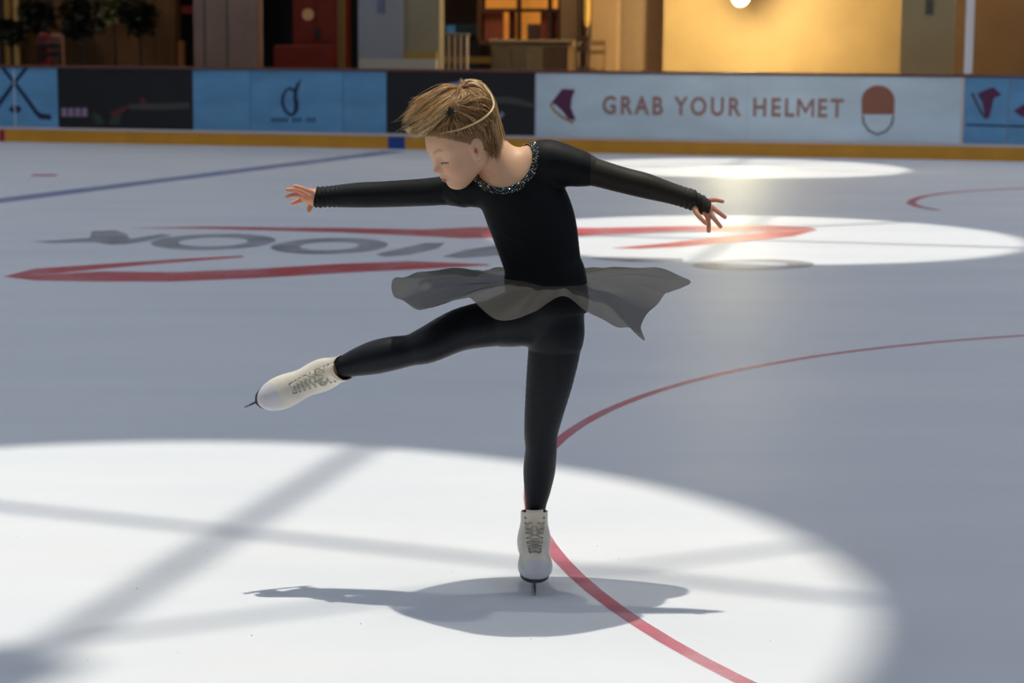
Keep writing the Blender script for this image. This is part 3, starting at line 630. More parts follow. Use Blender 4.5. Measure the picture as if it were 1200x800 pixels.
o = MB().lathe(W(S(687, 3.3)[0], 3.3, S(687, 3.3, 31)[1]), [(0.03, 0), (0.05, 0.1), (0.05, 0.75), (0.03, 0.8)], 12).build('gold_highlight', mat('brass', srgb(215, 160, 70), 0.3, metal=0.6, emis=srgb(255, 190, 90), estr=0.35)); tag(o, 'glowing strip that paints the gold highlight on the dark post', 'highlight')  # glowing piece added as the gold highlight of the dark post
MB().tube([W(S(687, 3.3)[0], 3.3, 0), W(S(687, 3.3)[0], 3.3, S(687, 3.3, 31)[1])], 0.04, 10).build('stand', M_FR, o)

# ------------------------------------------------------------------ organic shapes: distance fields meshed with surface nets
def rot_frame(a, b, c): return np.array([a, b, c], float)
class Prim:
    # kind 'cone': p1,r1,p2,r2 ; 'ell': centre, radii, frame rows ; flat = squash factor along an axis
    def __init__(s, kind, k=0.02, op='add', **kw):
        s.kind, s.k, s.op = kind, k, op; s.__dict__.update(kw)
        if kind == 'cone':
            s.p1 = np.asarray(s.p1, float); s.p2 = np.asarray(s.p2, float)
            s.c = (s.p1 + s.p2) / 2; s.R = np.linalg.norm(s.p1 - s.p2) / 2 + max(s.r1, s.r2) * max(1, getattr(s, 'wide', 1))
        elif kind == 'ell':
            s.c = np.asarray(s.c, float); s.R = max(s.rad)
            s.frame = np.asarray(getattr(s, 'frame', np.eye(3)), float)
        elif kind == 'plane':
            s.c = np.asarray(s.c, float); s.n = np.asarray(s.n, float) / np.linalg.norm(s.n); s.R = 1e9
    def d(s, p):
        if s.kind == 'cone':
            q = p - s.p1; ba = s.p2 - s.p1
            ax = getattr(s, 'axis', None)
            if ax is not None:
                fl = s.flat; ax = np.asarray(ax, float)
                q = q + np.outer(q @ ax, ax) * (1 / fl - 1); ba = ba + ax * (ba @ ax) * (1 / fl - 1)
            h = np.clip(q @ ba / (ba @ ba + 1e-12), 0, 1)
            return np.linalg.norm(q - h[:, None] * ba, axis=1) - (s.r1 + (s.r2 - s.r1) * h)
        if s.kind == 'ell':
            q = (p - s.c) @ s.frame.T; r = np.asarray(s.rad)
            k0 = np.linalg.norm(q / r, axis=1); k1 = np.linalg.norm(q / (r * r), axis=1)
            return k0 * (k0 - 1) / (k1 + 1e-9)
        if s.kind == 'plane':
            return (p - s.c) @ s.n            # negative side is kept
        return s.fn(p)
def cone(p1, r1, p2, r2, k=0.02, op='add', **kw): return Prim('cone', k, op, p1=p1, r1=r1, p2=p2, r2=r2, **kw)
def ellp(c, rad, k=0.02, op='add', **kw): return Prim('ell', k, op, c=c, rad=rad, **kw)
def field(prims, p, cen=None, rad=1e9):
    d = np.full(len(p), 0.2)
    for q in prims:
        if cen is not None and q.kind != 'plane' and np.linalg.norm(q.c - cen) > q.R + rad + q.k + 0.03: continue
        e = q.d(p); k = q.k
        if q.op == 'add':
            h = np.maximum(k - np.abs(d - e), 0) / k; d = np.minimum(d, e) - h * h * k * 0.25
        elif q.op == 'sub':
            h = np.maximum(k - np.abs(d + e), 0) / k; d = np.maximum(d, -e) + h * h * k * 0.25
        elif q.op == 'int': d = np.maximum(d, e)
        elif q.op == 'off': d = d + e
    return d
def nets(fn, lo, hi, h, nb=16):
    lo = np.asarray(lo, float); hi = np.asarray(hi, float)
    nblk = np.ceil((hi - lo) / (h * nb)).astype(int)
    bi = np.stack(np.meshgrid(*[np.arange(n) for n in nblk], indexing='ij'), -1).reshape(-1, 3)
    cen = lo + (bi + 0.5) * nb * h; brad = nb * h * 0.5 * math.sqrt(3)
    d0 = fn(cen, None, 1e9); keep = np.abs(d0) < brad * 1.35 + 0.012
    g = np.arange(nb + 1); gi = np.stack(np.meshgrid(g, g, g, indexing='ij'), -1).reshape(-1, 3)
    dim = nblk * nb + 2; st = np.array([dim[1] * dim[2], dim[2], 1])
    ids = []; pos = []; quads = []
    cc_ = [(0, 0, 0), (1, 0, 0), (0, 1, 0), (1, 1, 0), (0, 0, 1), (1, 0, 1), (0, 1, 1), (1, 1, 1)]
    edges = [(0, 1), (2, 3), (4, 5), (6, 7), (0, 2), (1, 3), (4, 6), (5, 7), (0, 4), (1, 5), (2, 6), (3, 7)]
    ccv = np.array(cc_, float)
    for b, c in zip(bi[keep], cen[keep]):
        p = lo + (b * nb + gi) * h
        D = fn(p, c, brad).reshape(nb + 1, nb + 1, nb + 1)
        if D.min() > 0 or D.max() < 0: continue
        cor = np.stack([D[x:x + nb, y:y + nb, z:z + nb] for x, y, z in cc_], -1)
        ins = cor < 0; act = ins.any(-1) & ~ins.all(-1); ix = np.argwhere(act)
        if len(ix) == 0: continue
        v = cor[act]; sm = np.zeros((len(v), 3)); ct = np.zeros(len(v))
        for a, e in edges:
            m_ = (v[:, a] < 0) != (v[:, e] < 0); t = v[:, a] / (v[:, a] - v[:, e] + 1e-20)
            q = ccv[a] + np.clip(t, 0, 1)[:, None] * (ccv[e] - ccv[a]); sm += q * m_[:, None]; ct += m_
        pos.append(lo + (b * nb + ix + sm / ct[:, None]) * h); ids.append((b * nb + ix) @ st)
        sg = D < 0
        for ax in range(3):
            u, w2 = [(1, 2), (2, 0), (0, 1)][ax]
            sl_a = [slice(0, nb)] * 3; sl_b = [slice(0, nb)] * 3; sl_b[ax] = slice(1, nb + 1)
            A_ = sg[tuple(sl_a)]; B_ = sg[tuple(sl_b)]
            for flip, mask in ((False, A_ & ~B_), (True, ~A_ & B_)):
                e = np.argwhere(mask)
                if len(e) == 0: continue
                e = e + b * nb; du = np.zeros(3, int); dv = np.zeros(3, int); du[u] = 1; dv[w2] = 1
                q = np.stack([(e - du - dv) @ st, (e - dv) @ st, e @ st, (e - du) @ st], 1)
                quads.append(q[:, ::-1] if flip else q)
    ids = np.concatenate(ids); pos = np.concatenate(pos); quads = np.concatenate(quads)
    o = np.argsort(ids); ids = ids[o]; pos = pos[o]
    k = np.searchsorted(ids, quads); k = np.clip(k, 0, len(ids) - 1); ok = (ids[k] == quads).all(1)
    return pos, k[ok]
def np_mesh(name, pos, quads, mats, parent, base, smooth=True, cols=None, cname='tint'):
    me = bpy.data.meshes.new(name); pos = pos - base
    me.vertices.add(len(pos)); me.vertices.foreach_set('co', pos.astype(np.float32).ravel())
    n = quads.shape[1]; me.loops.add(len(quads) * n); me.polygons.add(len(quads))
    me.loops.foreach_set('vertex_index', quads.astype(np.int32).ravel())
    me.polygons.foreach_set('loop_start', np.arange(0, len(quads) * n, n, dtype=np.int32))
    me.update(calc_edges=True); me.validate()
    if cols is not None:
        at = me.color_attributes.new(cname, 'FLOAT_COLOR', 'POINT'); at.data.foreach_set('color', cols.astype(np.float32).ravel())
    o = link(name, me, mats, parent, smooth); PARENT_OFF[o] = base
    return o

# ------------------------------------------------------------------ the skater
Y0 = 5.69; K = Y0 / FPX
BASE = G(627, 697.5)
person = empty('person', BASE)
tag(person, 'figure skater in black dress and white skates, spinning on one leg with arms spread', 'person')
def J(px, py, dy=0.0): return P(px, py, Y0 + dy)
YA = np.array([0, 1.0, 0])
def chain(pts, k=0.02, sub=5, k1=0.0006, **kw):   # k blends the root into what is there, k1 only rounds the joints
    q = catmull([np.array(p, float) for p in pts], sub)
    return [cone(J(a[0], a[1], a[2]), a[3] * K, J(b[0], b[1], b[2]), b[3] * K, k if i < sub else k1, **kw) for i, (a, b) in enumerate(zip(q[:-1], q[1:]))]
torso = chain([(642, 350, 0, 40), (638, 320, 0, 42), (632, 292, 0, 45), (625, 264, 0, 48), (616, 240, 0, 48), (609, 228, 0.0, 45)], 0.03, 4, 0.002, axis=YA, flat=0.68)
torso += [ellp(J(643, 357), (42 * K, 0.088, 32 * K), 0.03),
          cone(J(572, 216, 0.02), 20 * K, J(640, 190, -0.01), 22 * K, 0.035),
          cone(J(600, 196, 0.01), 17 * K, J(630, 187, 0.0), 17 * K, 0.03)]
arm_r = chain([(645, 190, -0.015, 21.5), (690, 200, -0.03, 15), (728, 210.5, -0.04, 13.2), (756, 217.5, -0.05, 12.8), (785, 226, -0.055, 10.5), (808, 233, -0.06, 9.6)], 0.02)
arm_l = chain([(567, 217, 0.02, 20), (530, 222, 0.05, 16), (500, 225, 0.07, 14.5), (452, 227.5, 0.10, 13.6), (420, 228.5, 0.11, 13), (390, 230, 0.12, 11), (372, 231, 0.12, 10)], 0.02)
palm_r = [cone(J(808, 233, -0.06), 8.5 * K, J(824, 242, -0.062), 7.5 * K, 0.01, axis=YA, flat=0.75),
          cone(J(822, 236, -0.058), 5 * K, J(829, 245, -0.07), 5 * K, 0.012)]
palm_l = [cone(J(374, 231, 0.12), 8.8 * K, J(360, 230, 0.12), 7.6 * K, 0.01, axis=YA, flat=0.75),
          cone(J(361, 226, 0.118), 5 * K, J(360, 234, 0.13), 5 * K, 0.012)]
def finger(pts, r0=3.3, r1=2.35, k=0.004):
    n = len(pts); rr = [r0 + (r1 - r0) * i / (n - 1) for i in range(n)]
    return chain([(p[0], p[1], p[2], r) for p, r in zip(pts, rr)], k, 2, 0.0015)
fing = []
for f_ in ([(826, 237, -0.058), (832, 234.5, -0.057), (839, 234.2, -0.056), (846.5, 235.8, -0.06)],
           [(827, 240, -0.064), (835, 243.5, -0.068), (842, 248.5, -0.072), (849.5, 254.5, -0.07)],
           [(826, 243, -0.068), (832, 250, -0.074), (838, 257.5, -0.08), (844.5, 265.5, -0.078)],
           [(824, 245, -0.07), (828.5, 253, -0.078), (830.5, 262, -0.085), (830.5, 270.5, -0.083)],
           [(814, 242, -0.07), (816, 249, -0.085), (821.5, 256, -0.095), (827, 261.5, -0.095)],
           [(368, 227, 0.11), (358, 222.5, 0.098), (351, 219.8, 0.092), (345, 218.3, 0.09)],
           [(360, 226.5, 0.115), (352, 224, 0.112), (344, 222.2, 0.112), (337, 222.3, 0.115)],
           [(360, 229.5, 0.12), (351, 229, 0.118), (343, 228.8, 0.116), (336, 230.8, 0.112)],
           [(360, 232, 0.128), (353, 234.5, 0.128), (348, 236.5, 0.126), (343, 238.2, 0.124)],
           [(367, 236, 0.132), (365, 240, 0.134), (363, 244, 0.132), (361.5, 247.5, 0.128)]): fing += finger(f_)
leg_s = chain([(649, 368, 0, 29), (650.5, 400, 0, 30), (645, 440, 0.005, 27.2), (638, 480, 0.01, 22.3), (634, 507, 0.015, 18.8), (634, 526, 0.025, 17.6), (632, 550, 0.045, 18), (630, 572, 0.052, 15), (627.5, 597, 0.055, 10.8), (626, 640, 0.06, 9.5)], 0.02)
leg_l = chain([(634, 367, 0, 31), (585, 377, -0.01, 27), (540, 386, -0.03, 23.8), (502, 403.5, -0.05, 20.5), (482, 410, -0.05, 17.2), (460, 414, -0.045, 18.6), (440, 418.5, -0.04, 18.6), (420, 424, -0.035, 15.4), (400, 430.5, -0.03, 11.3), (366, 443, 0.02, 9.5)], 0.02)
feet = [cone(J(626, 640, 0.06), 9.5 * K, J(626, 655, -0.01), 9 * K, 0.02), cone(J(366, 443, 0.02), 9.5 * K, J(340, 453, 0.0), 9 * K, 0.02)]
# head frame: A forward (gaze), B towards the visible ear, C up
ph, ps = math.radians(27), math.radians(30)
HA = np.array([-math.cos(ph) * math.cos(ps), -math.cos(ph) * math.sin(ps), -math.sin(ph)])
HC = np.array([-math.sin(ph) * math.cos(ps), -math.sin(ph) * math.sin(ps), math.cos(ph)])
HB = np.array([math.sin(ps), -math.cos(ps), 0.0])
HO = J(544, 161.5, -0.035); HF = np.array([HA, HB, HC])
def H(a, b, c): return HO + HA * a + HB * b + HC * c
def hell(a, b, c, ra, rb, rc_, k=0.012, op='add', tilt=None):
    fr = HF
    if tilt is not None:
        ct, st_ = math.cos(tilt), math.sin(tilt); fr = np.array([HA * ct + HC * st_, HB, HC * ct - HA * st_])
    return ellp(H(a, b, c), (ra, rb, rc_), k, op, frame=fr)
def hcone(p, r1, q, r2, k=0.01, op='add', **kw): return cone(H(*p), r1, H(*q), r2, k, op, **kw)
cran = [hell(0.003, 0, 0.004, 0.097, 0.074, 0.086), hell(0.052, 0, 0.018, 0.050, 0.060, 0.058, 0.03)]
head = list(cran)
head += [hell(0.045, 0, -0.042, 0.052, 0.055, 0.066, 0.03), hell(0.070, 0, -0.091, 0.020, 0.022, 0.018, 0.03)]
for sgn in (-1, 1):
    head += [hcone((0.068, sgn * 0.012, -0.090), 0.015, (0.012, sgn * 0.046, -0.060), 0.020, 0.03),
             hell(0.066, sgn * 0.034, -0.048, 0.030, 0.024, 0.026, 0.025),
             hcone((0.094, sgn * 0.010, 0.006), 0.011, (0.078, sgn * 0.045, 0.008), 0.011, 0.015)]
head += [hcone((0.096, 0, -0.004), 0.008, (0.111, 0, -0.036), 0.008, 0.012), hell(0.112, 0, -0.038, 0.009, 0.009, 0.008, 0.008)]
for sgn in (-1, 1):
    head += [hell(0.103, sgn * 0.010, -0.0415, 0.009, 0.0065, 0.0065, 0.006),
             hell(0.107, sgn * 0.030, -0.016, 0.013, 0.015, 0.0115, 0.012, 'sub'),
             hell(0.0835, sgn * 0.030, -0.018, 0.0125, 0.0145, 0.012, 0.004)]
head += [hell(0.089, 0, -0.066, 0.018, 0.024, 0.020, 0.014),
         hcone((0.1045, -0.009, -0.0655), 0.0055, (0.1045, 0.009, -0.0655), 0.0055, 0.006), hcone((0.098, -0.017, -0.0695), 0.004, (0.098, 0.017, -0.0695), 0.004, 0.008),
         hcone((0.1025, -0.009, -0.0755), 0.006, (0.1025, 0.009, -0.0755), 0.006, 0.006),
         hcone((0.1105, -0.012, -0.0703), 0.0018, (0.1105, 0.012, -0.0703), 0.0018, 0.003, 'sub'),
         hcone((0.1055, -0.015, -0.0710), 0.0014, (0.1055, 0.015, -0.0710), 0.0014, 0.003, 'sub'),
         hell(0.104, 0, -0.0845, 0.008, 0.016, 0.005, 0.008, 'sub'), hell(0.083, 0, -0.093, 0.012, 0.014, 0.011, 0.012)]
ears = []
for sgn in (-1, 1):
    ears += [hell(0.012, sgn * 0.073, -0.022, 0.020, 0.0085, 0.029, 0.005, tilt=0.25), hell(0.020, sgn * 0.069, -0.046, 0.009, 0.006, 0.009, 0.006),
             hell(0.015, sgn * 0.083, -0.020, 0.0125, 0.0075, 0.020, 0.004, 'sub', tilt=0.25), hell(0.018, sgn * 0.080, -0.026, 0.006, 0.009, 0.007, 0.004, 'sub'),
             hell(0.010, sgn * 0.0775, -0.022, 0.006, 0.004, 0.013, 0.004, tilt=0.25), hell(0.0265, sgn * 0.0715, -0.029, 0.004, 0.006, 0.006, 0.004)]
neck = [cone(J(603, 208, 0.0), 25 * K, J(570, 175, -0.005), 19 * K, 0.025), cone(J(600, 203, 0.02), 16 * K, J(572, 170, 0.01), 16 * K, 0.03)]
skin_prims = torso + arm_r + arm_l + palm_r + palm_l + fing + leg_s + leg_l + feet + neck + head + ears
trunk_prims = torso + arm_r + arm_l + palm_r + palm_l + fing + leg_s + leg_l + feet + neck
def skin_fn(p, c, r):                # head and trunk only melt together at the neck
    d = field(trunk_prims, p, c, r); e = field(neck + head + ears, p, c, r); h = np.maximum(0.006 - np.abs(d - e), 0) / 0.006
    return np.minimum(d, e) - h * h * 0.006 * 0.25
allc = np.array([q.c for q in skin_prims]); allR = np.array([q.R for q in skin_prims])[:, None]
blo = (allc - allR).min(0) - 0.02; bhi = (allc + allR).max(0) + 0.02
pos, qd = nets(skin_fn, blo, bhi, 0.0025)
hl = (pos - HO) @ HF.T
SK = np.array(srgb(243, 194, 156)); cols = np.tile(SK, (len(pos), 1))
def blend(mask, colr, amt):
    a = (mask * amt)[:, None]; cols[:, :3] = cols[:, :3] * (1 - a) + np.array(colr[:3]) * a
a_, b_, c_ = hl.T
sst = lambda x: np.clip(x, 0, 1) ** 2 * (3 - 2 * np.clip(x, 0, 1))
lipm = sst(1.6 - np.sqrt(((c_ + 0.0708) / 0.0085) ** 2 + (b_ / 0.0185) ** 2) * 1.3) * (a_ > 0.092)
blend(lipm, srgb(196, 104, 96), 0.85)
chk = sst(1.3 - np.sqrt(((c_ + 0.045) / 0.022) ** 2 + ((np.abs(b_) - 0.04) / 0.02) ** 2)) * (a_ > 0.03); blend(chk, srgb(222, 150, 118), 0.3)
nos = sst(1.4 - np.sqrt((a_ - 0.115) ** 2 + b_ ** 2 + (c_ + 0.042) ** 2) / 0.014); blend(nos, srgb(220, 132, 112), 0.5)
brw = sst(1.6 - np.abs(c_ - 0.007 - 0.010 * np.sin((np.abs(b_) - 0.012) / 0.034 * 2.4)) / 0.0034) * (np.abs(b_) > 0.012) * (np.abs(b_) < 0.046) * (a_ > 0.06); blend(brw, srgb(170, 124, 90), 0.45)
lash = sst(1.8 - np.abs(c_ + 0.0235 + 0.1 * (np.abs(b_) - 0.03) ** 2 * 30) / 0.0016) * (np.abs(np.abs(b_) - 0.030) < 0.0145) * (a_ > 0.07); blend(lash, srgb(78, 52, 38), 0.85)
inner = sst(1.2 - np.sqrt((a_ - 0.018) ** 2 + (np.abs(b_) - 0.075) ** 2 + (c_ + 0.026) ** 2) / 0.011) * (np.abs(b_) > 0.062); blend(inner, srgb(200, 110, 90), 0.6)
hnd = np.minimum(np.linalg.norm(pos - J(834, 250, -0.07), axis=1), np.linalg.norm(pos - J(350, 230, 0.115), axis=1)); blend(sst((0.07 - hnd) / 0.03), srgb(226, 150, 118), 0.8)
M_SKIN = mat('skin', srgb(243, 194, 156), 0.5, spec=0.4, vcol='tint', sss=0.25, bump=0.03, bscale=400)
body = np_mesh('body', pos, qd, M_SKIN, person, BASE, cols=cols)

# dress: bodice and sleeves that follow the body and end at the neckline and the knuckles
M_BLK = mat('black_jersey', (0.0045, 0.0055, 0.007, 1), 0.6, spec=0.2, sheen=0.03, bump=0.12, bscale=260)
M_SLV = mat('brown_black_sleeve', (0.022, 0.016, 0.009, 1), 0.55, spec=0.25, sheen=0.1, bump=0.15, bscale=300)  # browner than the bodice, used on one arm only
NC = J(588, 184, -0.045); NR = 35 * K
neckhole = ellp(NC, (NR, NR * 1.25, NR), 0.004, 'sub')
def off(v): return Prim('fn', 0.01, 'off', c=np.zeros(3), R=1e9, fn=lambda p: np.full(len(p), -v))
wr = J(808, 233, -0.06); wl = J(372, 231, 0.12)
def folds(p):                         # gathered cloth towards the wrists
    d1 = np.linalg.norm(p - J(812, 235, -0.06), axis=1); d2 = np.linalg.norm(p - J(375, 231, 0.12), axis=1)
    a1 = np.exp(-(d1 / 0.045) ** 2); a2 = np.exp(-(d2 / 0.055) ** 2)
    u = p[:, 0] * 0.96 - p[:, 2] * 0.27 + 0.25 * p[:, 1]
    f = -(a1 * np.sin(u * 520 + 9 * p[:, 2] * 14) + a2 * np.sin(p[:, 0] * 480 + 60 * p[:, 2] + 2)) * 0.0026
    d3 = np.linalg.norm(p - J(540, 226, 0.05), axis=1); f -= 0.0016 * np.exp(-(d3 / 0.05) ** 2) * np.sin((p[:, 2] * 0.85 + p[:, 0] * 0.5) * 300)
    d4 = np.linalg.norm(p - J(704, 204, -0.03), axis=1); f -= 0.0011 * np.exp(-(d4 / 0.03) ** 2) * np.sin((p[:, 0] * 0.9 + p[:, 2] * 0.3) * 520)
    d5 = np.linalg.norm(p - J(600, 285, -0.1), axis=1); f -= 0.0012 * np.exp(-(d5 / 0.06) ** 2) * np.sin((p[:, 2] * 0.95 + p[:, 0] * 0.35) * 260)
    return f
fold_p = Prim('fn', 0.01, 'off', c=np.zeros(3), R=1e9, fn=folds)
cut_r = Prim('plane', 0.01, 'int', c=J(829, 243), n=(0.97, 0, -0.25)); cut_l = Prim('plane', 0.01, 'int', c=J(364.5, 232), n=(-1, 0, 0.18))
waist = Prim('plane', 0.01, 'int', c=J(645, 366), n=(0, 0, -1))
dress_prims = torso + arm_r + arm_l + palm_r + palm_l + [cone(J(603, 208), 25 * K, J(590, 190), 22 * K, 0.02)] + [off(0.0045), fold_p, neckhole, cut_r, cut_l, waist]
pos, qd = nets(lambda p, c, r: field(dress_prims, p, c, r), blo, bhi, 0.003)
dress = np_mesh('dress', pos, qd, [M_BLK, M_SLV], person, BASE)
cenq = pos[qd].mean(1); far = np.maximum(np.linalg.norm(cenq - J(690, 200, -0.03), axis=1) * (cenq[:, 0] > J(690, 0)[0]), 0)
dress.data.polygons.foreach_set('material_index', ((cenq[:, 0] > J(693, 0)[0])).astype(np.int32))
leg_prims = [ellp(J(643, 357), (42 * K, 0.088, 32 * K), 0.03)] + leg_s + leg_l
leg_prims += [off(0.003), Prim('plane', 0.01, 'int', c=J(640, 335), n=(0, 0, 1)),
              Prim('plane', 0.01, 'int', c=J(626, 612), n=(0, 0, -1)), Prim('plane', 0.01, 'int', c=J(396.5, 432), n=(-0.95, 0, -0.3))]
pos, qd = nets(lambda p, c, r: field(leg_prims, p, c, r), blo, bhi, 0.003)
M_TIGHT = mat('black_tights', (0.0045, 0.005, 0.009, 1), 0.48, spec=0.25, sheen=0.03, bump=0.06, bscale=300)
np_mesh('leggings', pos, qd, M_TIGHT, person, BASE)

# crystals sewn round the neckline
sp_, qq = dress.data, None
vv = np.array([v.co[:] for v in dress.data.vertices]) + BASE
vn = np.array([v.normal[:] for v in dress.data.vertices])
sdn = neckhole.d(vv)
cand = np.where((sdn > 0.0015) & (sdn < 0.019))[0]
rng = np.random.RandomState(3)
CR = [mat('crystal_' + n, c, 0.12, metal=0.75) for n, c in (('white', srgb(235, 240, 245)), ('gold', srgb(235, 205, 130)), ('green', srgb(150, 205, 150)), ('blue', srgb(140, 175, 225)), ('rose', srgb(225, 160, 150)))]
cm = MB(); mi = []
oct_v = np.array([(1, 0, 0), (-1, 0, 0), (0, 1, 0), (0, -1, 0), (0, 0, 1), (0, 0, -1)], float)
oct_f = [[0, 2, 4], [2, 1, 4], [1, 3, 4], [3, 0, 4], [2, 0, 5], [1, 2, 5], [3, 1, 5], [0, 3, 5]]
taken = []
for i in rng.permutation(cand):
    if taken and np.min(np.linalg.norm(np.array(taken) - vv[i], axis=1)) < 0.0042: continue
    taken.append(vv[i]); r = rng.uniform(0.0016, 0.0028); q = np.linalg.qr(rng.randn(3, 3))[0]
    cm.add(vv[i] + vn[i] * 0.001 + oct_v @ q * r, oct_f); mi += [int(rng.choice(5, p=[.4, .2, .15, .15, .1]))] * 8
cro = cm.build('crystal_trim', CR, person); cro['kind'] = 'stuff'; cro['label'] = 'glittering crystals sewn round the neckline'
cro.data.polygons.foreach_set('material_index', mi)

# skirt: one sheer sheet lifted by the spin
hem = [(459, 331, .03), (463, 350, -.03), (478, 358, -.09), (497, 359, -.14), (521, 352, -.19), (545, 351, -.23), (562, 362, -.26), (583, 371.5, -.28), (604, 373, -.285), (624, 364, -.28), (643, 354, -.275), (664, 352, -.26), (686, 362, -.24),
       (705, 373, -.215), (732, 384, -.17), (755, 398, -.10), (751, 383, -.04), (757, 366, .00), (772, 356, .02), (781, 346, .06), (784, 342, .10), (800, 337, .13), (809, 332, .17), (806, 323, .22), (785, 318, .26), (745, 315, .30),
       (700, 314, .33), (650, 315, .345), (600, 317, .34), (550, 320, .30), (505, 322, .22), (472, 321, .12)]
hemw = catmull([J(p[0], p[1], p[2] - 0.08) for p in hem], 7, True); nh = len(hemw)
wc = J(640, 330); sv = []; sf = []; nr = 22
wrx, wry = 46 * K, 0.082
for i, hp in enumerate(hemw):
    ang = math.atan2(hp[1] - wc[1], hp[0] - wc[0])
    wp = wc + np.array([wrx * math.cos(ang), wry * math.sin(ang), 0.004 * math.sin(ang) - 0.0 + 0.012 * min(1, max(0, (wc[0] - hp[0] - 0.02) / 0.2))])
    for j in range(nr + 1):
        u = j / nr
        p = wp * (1 - u) + hp * u
        p = p + np.array([0, 0, 1]) * (0.009 * math.sin(math.pi * u) * (0.5 if math.sin(ang) < -0.5 else 1.0) - 0.010 * math.sin(3 * math.pi * u) * 0.3)
        p = p + np.array([0, 0, 1]) * (0.015 * u * math.sin(ang * 9 + 2 * u) + 0.012 * u * math.sin(ang * 19 + 4 * u)) * (1 - 0.6 * u)
        sv.append(p)
for i in range(nh):
    k2 = (i + 1) % nh
    for j in range(nr): sf.append([i * (nr + 1) + j, i * (nr + 1) + j + 1, k2 * (nr + 1) + j + 1, k2 * (nr + 1) + j])
M_SHEER = mat('sheer_black_chiffon', (0.062, 0.058, 0.053, 1), 0.7, alpha=0.86, trans=(0.075, 0.07, 0.063, 1))
sk = mesh_obj('skirt', sv, sf, M_SHEER, person, True); sk['label'] = 'sheer black skirt flung out by the spin'

# earring
MB().lathe(H(0.021, 0.0775, -0.047), [(0.0001, -0.0032), (0.0024, -0.0022), (0.0032, 0), (0.0024, 0.0022), (0.0001, 0.0032)], 10).build('earring', CR[0], person, True)

# hair: a close scalp layer and loose combed strands
def hair_region(p):
    q = (p - HO) @ HF.T; a, b, c = q.T
    g = np.where(a > 0.03, 0.002 + (a - 0.03) * 0.80, 0.002 + (a - 0.03) * 2.4)
    return (g - c) + 0.002 * np.sin(a * 900 + b * 500)
scalp_prims = [hell(0.001, 0, 0.005, 0.100, 0.0765, 0.0895), hell(0.052, 0, 0.018, 0.051, 0.0615, 0.0595, 0.03), Prim('fn', 0.01, 'int', c=np.zeros(3), R=1e9, fn=hair_region)]
pos, qd = nets(lambda p, c, r: field(scalp_prims, p, c, r), HO - 0.14, HO + 0.14, 0.0025)
hl = (pos - HO) @ HF.T
hc1, hc2 = np.array(srgb(150, 112, 74)), np.array(srgb(188, 150, 104))
tt = sst((hl[:, 2] - 0.0) / 0.06)[:, None]; nzz = (0.5 + 0.5 * np.sin(hl[:, 1] * 700 + hl[:, 0] * 250))[:, None] * 0.25
cols = hc1 * (1 - tt * 0.7 - nzz) + hc2 * (tt * 0.7 + nzz); cols[:, 3] = 1
M_HAIR = mat('blond_hair', srgb(190, 150, 100), 0.42, spec=0.45, vcol='tint', bump=0.2, bscale=500)
scalp = np_mesh('hair', pos, qd, M_HAIR, person, BASE, cols=cols)
hv = []; hfq = []; hcol = []
def strand(pts, r, colr):
    pts = np.array(pts); n = len(pts); b0 = len(hv)
    tan = np.gradient(pts, axis=0); tan /= np.linalg.norm(tan, axis=1)[:, None] + 1e-9
    e1 = np.cross(tan, [0.1, 0.9, 0.3]); e1 /= np.linalg.norm(e1, axis=1)[:, None] + 1e-9; e2 = np.cross(tan, e1)
    for i in range(n):
        rr = r * (1 - 0.65 * (i / (n - 1)) ** 2)
        for k in range(3):
            q = 2.094 * k; hv.append(pts[i] + rr * (e1[i] * math.cos(q) + e2[i] * math.sin(q))); hcol.append(colr)
    for i in range(n - 1):
        for k in range(3):
            j = (k + 1) % 3; hfq.append([b0 + 3 * i + k, b0 + 3 * i + j, b0 + 3 * i + 3 + j, b0 + 3 * i + 3 + k])
rs = np.random.RandomState(11)
pal = [np.array(srgb(*c)) for c in ((228, 188, 128), (190, 144, 90), (246, 218, 168), (140, 98, 58), (92, 62, 36))]
def lock(guides, n, jit, r=(0.0006, 0.0011), pw=(0.3, 0.3, 0.15, 0.15, 0.1), end=0.0):
    G_ = [np.array(catmull([J(*q) for q in g], 5)) for g in guides]; m_ = len(G_)
    for _ in range(n):
        u = rs.uniform(0, m_ - 1) if m_ > 1 else 0; i = min(int(u), m_ - 2) if m_ > 1 else 0; f = u - i
        base_ = G_[i] * (1 - f) + G_[i + 1] * f if m_ > 1 else G_[0]
        L = len(base_); o1 = rs.randn(3) * jit; o2 = rs.randn(3) * jit * 1.4; t_ = np.linspace(0, 1, L)[:, None]
        wob = np.sin(t_ * rs.uniform(3, 8) + rs.uniform(0, 6)) * rs.randn(3) * jit * 0.5
        pts = base_ + o1 * (1 - t_) + o2 * t_ + wob + (t_ ** 2) * rs.randn(3) * end
        cut = rs.randint(int(L * 0.75), L + 1); cc2 = pal[rs.choice(5, p=pw)] * rs.uniform(0.85, 1.12); cc2[3] = 1
        strand(pts[:cut], rs.uniform(*r), cc2)
KN = (539, 106, -0.02)                # where the hair is tied
KC = (531, 128, -.135)               # the clip at the side of the head
mixd = (.2, .3, .08, .27, .15); mixl = (.36, .24, .24, .12, .04)
